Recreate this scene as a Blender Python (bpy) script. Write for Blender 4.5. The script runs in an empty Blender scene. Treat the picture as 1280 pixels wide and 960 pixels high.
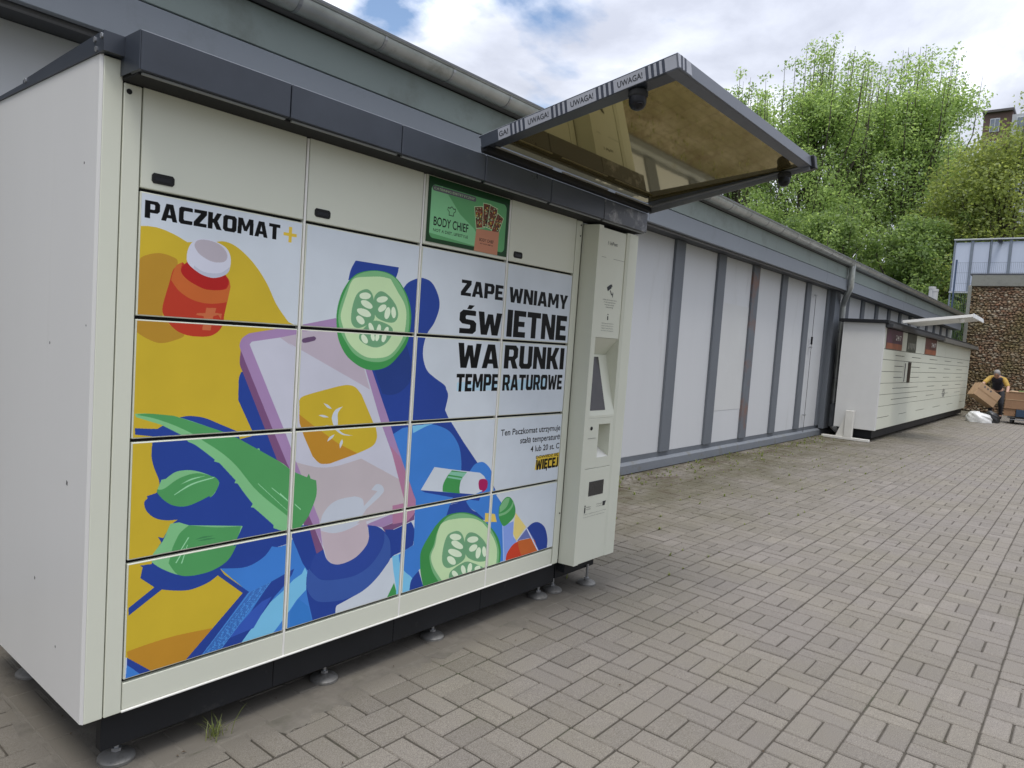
import bpy, math, random
import numpy as np
from mathutils import Vector, Matrix

# ------------------------------------------------------------------ camera, world, sun, exposure
S = bpy.context.scene
COL = S.collection
random.seed(7)
RNG = np.random.default_rng(7)

YAW, PITCH, ROLL = 0.68280, -0.06560, 0.0698
cam_d = bpy.data.cameras.new('camera'); cam = bpy.data.objects.new('camera', cam_d); COL.objects.link(cam)
cam_d.sensor_width = 36.0; cam_d.sensor_fit = 'HORIZONTAL'; cam_d.lens = 36.0 * 893.0 / 1280.0
cam_d.clip_start = 0.05; cam_d.clip_end = 2000
fw = Vector((math.cos(YAW) * math.cos(PITCH), math.sin(YAW) * math.cos(PITCH), math.sin(PITCH)))
rt = Vector((math.sin(YAW), -math.cos(YAW), 0)); up = rt.cross(fw)
r2 = math.cos(ROLL) * rt + math.sin(ROLL) * up
u2 = -math.sin(ROLL) * rt + math.cos(ROLL) * up
M = Matrix((r2, u2, -fw)).transposed().to_4x4(); M.translation = Vector((-0.9612, -2.2768, 1.4771))
cam.matrix_world = M
S.camera = cam

S.view_settings.view_transform = 'Standard'; S.view_settings.look = 'None'
S.view_settings.exposure = 0.62; S.view_settings.gamma = 1.0
SUN_EL, SUN_AZ = math.radians(66), math.radians(215)     # azimuth measured from +X towards +Y
sd = Vector((math.cos(SUN_EL) * math.cos(SUN_AZ), math.cos(SUN_EL) * math.sin(SUN_AZ), math.sin(SUN_EL)))
sun_d = bpy.data.lights.new('sun', 'SUN'); sun_d.energy = 1.2; sun_d.angle = math.radians(20); sun_d.color = (1.0, 0.96, 0.9)
sun = bpy.data.objects.new('sun', sun_d); COL.objects.link(sun)
sun.rotation_euler = sd.to_track_quat('Z', 'Y').to_euler()

W = bpy.data.worlds.new('World'); S.world = W; W.use_nodes = True
nt = W.node_tree; N = nt.nodes; Lk = nt.links
for n in list(N): N.remove(n)
def wn(t, **k):
    n = N.new(t)
    for a, b in k.items(): setattr(n, a, b)
    return n
sky = wn('ShaderNodeTexSky', sky_type='NISHITA', sun_disc=False, sun_elevation=SUN_EL, sun_rotation=math.pi / 2 - SUN_AZ, dust_density=1.5)
tc = wn('ShaderNodeTexCoord')
sep = wn('ShaderNodeSeparateXYZ'); Lk.new(tc.outputs['Generated'], sep.inputs[0])
zz = wn('ShaderNodeMath', operation='MAXIMUM'); Lk.new(sep.outputs[2], zz.inputs[0]); zz.inputs[1].default_value = 0.0
za = wn('ShaderNodeMath', operation='ADD'); Lk.new(zz.outputs[0], za.inputs[0]); za.inputs[1].default_value = 0.22
dx = wn('ShaderNodeMath', operation='DIVIDE'); Lk.new(sep.outputs[0], dx.inputs[0]); Lk.new(za.outputs[0], dx.inputs[1])
dy = wn('ShaderNodeMath', operation='DIVIDE'); Lk.new(sep.outputs[1], dy.inputs[0]); Lk.new(za.outputs[0], dy.inputs[1])
cmb = wn('ShaderNodeCombineXYZ'); Lk.new(dx.outputs[0], cmb.inputs[0]); Lk.new(dy.outputs[0], cmb.inputs[1])
def wnoise(scale, detail, rough, off, dist=0.0):
    mp = wn('ShaderNodeMapping'); Lk.new(cmb.outputs[0], mp.inputs[0]); mp.inputs['Location'].default_value = off
    n = wn('ShaderNodeTexNoise'); Lk.new(mp.outputs[0], n.inputs['Vector'])
    n.inputs['Scale'].default_value = scale; n.inputs['Detail'].default_value = detail
    n.inputs['Roughness'].default_value = rough; n.inputs['Distortion'].default_value = dist
    return n
def wramp(inp, stops):
    r = wn('ShaderNodeValToRGB'); Lk.new(inp, r.inputs[0]); e = r.color_ramp.elements
    while len(e) < len(stops): e.new(0.5)
    for i, (p, c) in enumerate(stops): e[i].position = p; e[i].color = (*c, 1)
    return r
cn = wnoise(1.5, 8, 0.55, (7.3, 2.9, 0), 0.3).outputs['Fac']
for hd_, wd_, am_ in (((0.745, 0.5755, 0.337), 0.9965, 0.17), ((0.5806, 0.7149, 0.3897), 0.9965, 0.15), ((-0.3, -0.6, 0.74), 0.95, 0.18)):   # a few thin places in the cloud
    dt_ = wn('ShaderNodeVectorMath', operation='DOT_PRODUCT'); nm_ = wn('ShaderNodeVectorMath', operation='NORMALIZE'); Lk.new(tc.outputs['Generated'], nm_.inputs[0])
    Lk.new(nm_.outputs[0], dt_.inputs[0]); dt_.inputs[1].default_value = hd_
    r_ = wn('ShaderNodeMapRange'); Lk.new(dt_.outputs['Value'], r_.inputs[0]); r_.inputs[1].default_value = wd_; r_.inputs[2].default_value = 1.0; r_.inputs[4].default_value = am_
    s_ = wn('ShaderNodeMath', operation='SUBTRACT'); Lk.new(cn, s_.inputs[0]); Lk.new(r_.outputs[0], s_.inputs[1]); cn = s_.outputs[0]
cover = wramp(cn, [(0.28, (0, 0, 0)), (0.38, (1, 1, 1))])
tone = wramp(wnoise(1.5, 9, 0.55, (0.4, 5.2, 3), 0.25).outputs['Fac'],
             [(0.31, (1.02, 1.04, 1.10)), (0.39, (0.78, 0.81, 0.90)), (0.45, (0.56, 0.59, 0.67)), (0.56, (0.40, 0.425, 0.50))])
skm = wn('ShaderNodeMix', data_type='RGBA', blend_type='MULTIPLY'); skm.inputs[0].default_value = 1
gr = wn('ShaderNodeMapRange'); Lk.new(zz.outputs[0], gr.inputs[0]); gr.inputs[3].default_value = 0.52; gr.inputs[4].default_value = 2.1
tg = wn('ShaderNodeMix', data_type='RGBA', blend_type='MULTIPLY'); tg.inputs[0].default_value = 1; Lk.new(tone.outputs[0], tg.inputs[6]); Lk.new(gr.outputs[0], tg.inputs[7])
Lk.new(sky.outputs[0], skm.inputs[6]); skm.inputs[7].default_value = (0.13, 0.13, 0.13, 1)
cm = wn('ShaderNodeMix', data_type='RGBA'); Lk.new(cover.outputs[0], cm.inputs[0]); Lk.new(skm.outputs[2], cm.inputs[6]); Lk.new(tg.outputs[2], cm.inputs[7])
bg = wn('ShaderNodeBackground'); Lk.new(cm.outputs[2], bg.inputs[0]); bg.inputs[1].default_value = 1.0
wo = wn('ShaderNodeOutputWorld'); Lk.new(bg.outputs[0], wo.inputs[0])

# ------------------------------------------------------------------ materials
def lin(c):
    return tuple((v / 255 / 12.92) if v <= 10 else ((v / 255 + 0.055) / 1.055) ** 2.4 for v in c)
MATS = {}
def mat(name, col, rough=0.6, metal=0.0, var=0.12, vscale=6.0, bump=0.0, bscale=60.0, spec=0.5, dirt=None, random_obj=0.0, attr=None, streak=False):
    """procedural paint/stone: base colour broken up by two noises, optional dirt colour, relief from noise"""
    if name in MATS: return MATS[name]
    m = bpy.data.materials.new(name); m.use_nodes = True
    t = m.node_tree; n = t.nodes; l = t.links
    b = n['Principled BSDF']; b.inputs['Roughness'].default_value = rough; b.inputs['Metallic'].default_value = metal
    b.inputs['Specular IOR Level'].default_value = spec
    co = n.new('ShaderNodeTexCoord')
    mp = n.new('ShaderNodeMapping'); l.new(co.outputs['Object'], mp.inputs[0])
    if streak: mp.inputs['Scale'].default_value = (1, 1, 0.12)
    n1 = n.new('ShaderNodeTexNoise'); l.new(mp.outputs[0], n1.inputs['Vector']); n1.inputs['Scale'].default_value = vscale; n1.inputs['Detail'].default_value = 8; n1.inputs['Roughness'].default_value = 0.62
    mx = n.new('ShaderNodeMix'); mx.data_type = 'RGBA'
    a = tuple(min(1, c * (1 + var)) for c in col); d = tuple(c * (1 - var) for c in col)
    mx.inputs[6].default_value = (*d, 1); mx.inputs[7].default_value = (*a, 1)
    rp = n.new('ShaderNodeMapRange'); rp.inputs[1].default_value = 0.3; rp.inputs[2].default_value = 0.7; l.new(n1.outputs['Fac'], rp.inputs[0]); l.new(rp.outputs[0], mx.inputs[0])
    out = mx.outputs[2]
    if dirt:
        n2 = n.new('ShaderNodeTexNoise'); l.new(mp.outputs[0], n2.inputs['Vector']); n2.inputs['Scale'].default_value = dirt[2]; n2.inputs['Detail'].default_value = 10; n2.inputs['Roughness'].default_value = 0.7
        r2_ = n.new('ShaderNodeMapRange'); l.new(n2.outputs['Fac'], r2_.inputs[0]); r2_.inputs[1].default_value = dirt[3]; r2_.inputs[2].default_value = dirt[3] + 0.18; r2_.inputs[4].default_value = dirt[1]
        m2 = n.new('ShaderNodeMix'); m2.data_type = 'RGBA'; l.new(r2_.outputs[0], m2.inputs[0]); l.new(out, m2.inputs[6]); m2.inputs[7].default_value = (*dirt[0], 1)
        out = m2.outputs[2]
    if random_obj or attr:
        hv = n.new('ShaderNodeHueSaturation'); l.new(out, hv.inputs['Color'])
        if attr:
            at = n.new('ShaderNodeAttribute'); at.attribute_name = attr
            l.new(at.outputs['Fac'], hv.inputs['Value'])
        else:
            oi = n.new('ShaderNodeObjectInfo'); r3 = n.new('ShaderNodeMapRange'); l.new(oi.outputs['Random'], r3.inputs[0])
            r3.inputs[3].default_value = 1 - random_obj; r3.inputs[4].default_value = 1 + random_obj; l.new(r3.outputs[0], hv.inputs['Value'])
        out = hv.outputs[0]
    l.new(out, b.inputs['Base Color'])
    rr = n.new('ShaderNodeMapRange'); l.new(n1.outputs['Fac'], rr.inputs[0]); rr.inputs[3].default_value = max(0.02, rough - 0.08); rr.inputs[4].default_value = min(1, rough + 0.1); l.new(rr.outputs[0], b.inputs['Roughness'])
    if bump:
        n3 = n.new('ShaderNodeTexNoise'); l.new(co.outputs['Object'], n3.inputs['Vector']); n3.inputs['Scale'].default_value = bscale; n3.inputs['Detail'].default_value = 6
        bp = n.new('ShaderNodeBump'); l.new(n3.outputs['Fac'], bp.inputs['Height']); bp.inputs['Strength'].default_value = bump; bp.inputs['Distance'].default_value = 0.01
        l.new(bp.outputs[0], b.inputs['Normal'])
    MATS[name] = m
    return m

cream = mat('cream_painted_steel', (0.64, 0.655, 0.545), 0.42, var=0.025, vscale=1.6, dirt=((0.42, 0.40, 0.33), 0.22, 9, 0.62))
cream_side = mat('white_side_steel', (0.635, 0.63, 0.61), 0.36, var=0.035, vscale=1.2, bump=0.10, bscale=2.2, streak=True, dirt=((0.4, 0.38, 0.34), 0.2, 5, 0.62))
cream_light = mat('bright_steel_edge', (0.78, 0.77, 0.72), 0.3, var=0.03)
anthr = mat('anthracite_steel', (0.036, 0.043, 0.056), 0.30, var=0.2, vscale=3, dirt=((0.2, 0.2, 0.2), 0.25, 14, 0.62))
anthr_dark = mat('black_plinth_steel', (0.010, 0.011, 0.013), 0.55, spec=0.3, var=0.15, dirt=((0.12, 0.11, 0.1), 0.35, 7, 0.60))
gapm = mat('gap_black', (0.006, 0.006, 0.006), 0.8)
black = mat('black_plastic', (0.010, 0.010, 0.012), 0.3, spec=0.3)
rubber = mat('black_rubber', (0.02, 0.02, 0.02), 0.8)
zinc = mat('galvanised_zinc', (0.42, 0.43, 0.44), 0.38, metal=0.85, var=0.15, vscale=9)
gutm = mat('weathered_gutter_zinc', (0.50, 0.52, 0.50), 0.36, metal=0.6, var=0.16, vscale=4, dirt=((0.10, 0.11, 0.08), 0.5, 6, 0.55))
wallm = mat('white_wall_panel', (0.565, 0.575, 0.58), 0.5, var=0.04, vscale=0.7, random_obj=.03, dirt=((0.34, 0.34, 0.30), 0.45, 3, 0.57), streak=True)
patchm = mat('repainted_panel', (0.57, 0.575, 0.56), 0.6, var=0.03, vscale=2)
stripm = mat('grey_wall_strip', (0.125, 0.138, 0.155), 0.55, var=0.10, vscale=3, streak=True)
rustm = mat('grey_wall_strip_rusty', (0.125, 0.138, 0.155), 0.55, var=0.10, vscale=3, dirt=((0.20, 0.085, 0.045), 0.9, 2.2, 0.49))
fasl = mat('blue_grey_fascia', (0.20, 0.22, 0.245), 0.55, var=0.05, vscale=1.5, dirt=((0.11, 0.12, 0.11), 0.4, 3, 0.58))
fasu = mat('green_grey_fascia', (0.215, 0.255, 0.235), 0.6, var=0.07, vscale=1.2, dirt=((0.13, 0.14, 0.12), 0.6, 2.2, 0.52))
soffm = mat('dark_soffit', (0.055, 0.06, 0.068), 0.6)
soffl = mat('soffit_trim', (0.16, 0.16, 0.165), 0.5)
conc = mat('old_concrete', (0.21, 0.215, 0.19), 0.9, var=0.2, vscale=3, bump=0.4, bscale=30, dirt=((0.1, 0.1, 0.07), 0.6, 3, 0.5))
kerbm = mat('painted_base_kerb', (0.17, 0.185, 0.205), 0.7, var=0.12, vscale=5, bump=0.2, dirt=((0.12, 0.11, 0.08), 0.7, 5, 0.52))
ink = mat('print_ink', (0.012, 0.013, 0.016), 0.5)
inkg = mat('grey_ink', (0.09, 0.09, 0.09), 0.5)

# ------------------------------------------------------------------ mesh helpers
class MB:
    def __init__(s): s.v = []; s.f = []; s.m = []
    def add(s, vs, fs, mi=0):
        o = len(s.v); s.v += [tuple(p) for p in vs]
        for f in fs: s.f.append([o + i for i in f]); s.m.append(mi)
    def box(s, a, b, c=0.0, mi=0, T=None):
        """box from corner a to corner b with chamfer c"""
        x0, y0, z0 = a; x1, y1, z1 = b
        if c <= 0:
            vs = [(x, y, z) for x in (x0, x1) for y in (y0, y1) for z in (z0, z1)]
            fs = [(0, 1, 3, 2), (4, 6, 7, 5), (0, 4, 5, 1), (2, 3, 7, 6), (0, 2, 6, 4), (1, 5, 7, 3)]
        else:
            vs = []; idx = {}
            X = (x0, x1); Y = (y0, y1); Z = (z0, z1); sg = (1, -1)
            for i in (0, 1):
                for j in (0, 1):
                    for k in (0, 1):
                        for ax in (0, 1, 2):
                            p = [X[i], Y[j], Z[k]]
                            for q, s_ in enumerate((sg[i], sg[j], sg[k])):
                                if q != ax: p[q] += s_ * c
                            idx[i, j, k, ax] = len(vs); vs.append(tuple(p))
            fs = []
            for i in (0, 1): fs.append([idx[i, j, k, 0] for j, k in ((0, 0), (0, 1), (1, 1), (1, 0))][::(1 if i == 0 else -1)])
            for j in (0, 1): fs.append([idx[i, j, k, 1] for i, k in ((0, 0), (1, 0), (1, 1), (0, 1))][::(1 if j == 0 else -1)])
            for k in (0, 1): fs.append([idx[i, j, k, 2] for i, j in ((0, 0), (0, 1), (1, 1), (1, 0))][::(1 if k == 0 else -1)])
            for i in (0, 1):
                for j in (0, 1): fs.append([idx[i, j, 0, 0], idx[i, j, 1, 0], idx[i, j, 1, 1], idx[i, j, 0, 1]])
            for i in (0, 1):
                for k in (0, 1): fs.append([idx[i, 0, k, 0], idx[i, 1, k, 0], idx[i, 1, k, 2], idx[i, 0, k, 2]])
            for j in (0, 1):
                for k in (0, 1): fs.append([idx[0, j, k, 1], idx[1, j, k, 1], idx[1, j, k, 2], idx[0, j, k, 2]])
            for i in (0, 1):
                for j in (0, 1):
                    for k in (0, 1): fs.append([idx[i, j, k, 0], idx[i, j, k, 1], idx[i, j, k, 2]])
        if T is not None: vs = [T @ Vector(p) for p in vs]
        s.add(vs, fs, mi); return s
    def prism(s, prof, a, b, axis='z', mi=0, T=None):
        """closed 2D profile extruded along an axis from a to b"""
        n = len(prof); vs = []
        for h in (a, b):
            for p, q in prof: vs.append({'z': (p, q, h), 'y': (p, h, q), 'x': (h, p, q)}[axis])
        fs = [[i, (i + 1) % n, n + (i + 1) % n, n + i] for i in range(n)] + [list(range(n))[::-1], list(range(n, 2 * n))]
        if T is not None: vs = [T @ Vector(p) for p in vs]
        s.add(vs, fs, mi); return s
    def tube(s, pts, r, n=10, mi=0, cap=True, T=None):
        P = [Vector(p) for p in pts]; R = r if isinstance(r, (list, tuple)) else [r] * len(P)
        vs = []; fs = []; prev = None
        for i, p in enumerate(P):
            d = (P[min(i + 1, len(P) - 1)] - P[max(i - 1, 0)]).normalized()
            a = prev if prev is not None else (Vector((0, 0, 1)) if abs(d.z) < 0.9 else Vector((1, 0, 0)))
            e = (a - d * a.dot(d)).normalized(); g = d.cross(e); prev = e
            for k in range(n):
                t = 2 * math.pi * k / n; vs.append(p + (e * math.cos(t) + g * math.sin(t)) * R[i])
        for i in range(len(P) - 1):
            for k in range(n): fs.append([i * n + k, i * n + (k + 1) % n, (i + 1) * n + (k + 1) % n, (i + 1) * n + k])
        if cap: fs += [list(range(n))[::-1], list(range((len(P) - 1) * n, len(P) * n))]
        if T is not None: vs = [T @ Vector(p) for p in vs]
        s.add(vs, fs, mi); return s
    def lathe(s, prof, c=(0, 0, 0), n=20, mi=0, T=None, sq=(1, 1)):
        vs = [(c[0] + r * sq[0] * math.cos(2 * math.pi * k / n), c[1] + r * sq[1] * math.sin(2 * math.pi * k / n), c[2] + z) for r, z in prof for k in range(n)]
        fs = [[i * n + k, i * n + (k + 1) % n, (i + 1) * n + (k + 1) % n, (i + 1) * n + k] for i in range(len(prof) - 1) for k in range(n)]
        fs += [list(range(n))[::-1], list(range((len(prof) - 1) * n, len(prof) * n))]
        if T is not None: vs = [T @ Vector(p) for p in vs]
        s.add(vs, fs, mi); return s
    def mesh(s, name, mats):
        me = bpy.data.meshes.new(name); me.from_pydata(s.v, [], s.f); me.update()
        for m in (mats if isinstance(mats, (list, tuple)) else [mats]): me.materials.append(m)
        me.polygons.foreach_set('material_index', s.m); return me
    def build(s, name, mats, parent=None, smooth=False, fix=True):
        me = s.mesh(name, mats)
        if fix:
            import bmesh
            bm = bmesh.new(); bm.from_mesh(me); bmesh.ops.recalc_face_normals(bm, faces=bm.faces); bm.to_mesh(me); bm.free()
        if smooth:
            me.polygons.foreach_set('use_smooth', [True] * len(me.polygons))
            try: me.set_sharp_from_angle(angle=math.radians(40))
            except Exception: pass
        return link(name, me, parent)
def link(name, me, parent=None):
    o = bpy.data.objects.new(name, me); COL.objects.link(o)
    if parent is not None: o.parent = parent
    return o
def tag(o, label=None, cat=None, group=None, kind=None):
    if label: o['label'] = label
    if cat: o['category'] = cat
    if group: o['group'] = group
    if kind: o['kind'] = kind
    return o
def thing(name, label, cat, group=None, loc=None):
    o = bpy.data.objects.new(name, None); COL.objects.link(o); o.empty_display_size = 0.2
    if loc: o.location = loc
    return tag(o, label, cat, group)
def copy_tree(o, parent=None):
    c = o.copy(); COL.objects.link(c); c.parent = parent
    for ch in list(o.children): copy_tree(ch, c)
    return c
def text_mesh(txt, size, offset=0.0, align='LEFT', width=None):
    """triangles of a flat text in the XY plane"""
    cu = bpy.data.curves.new('t', 'FONT'); cu.body = txt; cu.size = size; cu.offset = offset; cu.align_x = align; cu.resolution_u = 3
    o = bpy.data.objects.new('t', cu); COL.objects.link(o)
    dg = bpy.context.evaluated_depsgraph_get(); me = bpy.data.meshes.new_from_object(o.evaluated_get(dg))
    vs = [tuple(v.co) for v in me.vertices]; fs = [list(p.vertices) for p in me.polygons]
    COL.objects.unlink(o); bpy.data.objects.remove(o); bpy.data.curves.remove(cu); bpy.data.meshes.remove(me)
    return vs, fs
def fit_text(txt, x0, x1, z0, z1, offset=0.0):
    """text stretched to fill a rectangle; returns 2D verts and faces"""
    vs, fs = text_mesh(txt, 1.0, offset)
    a = np.array(vs)[:, :2]; lo = a.min(0); hi = a.max(0)
    a = (a - lo) / (hi - lo) * np.array([x1 - x0, z1 - z0]) + np.array([x0, z0])
    return a, fs
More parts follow.
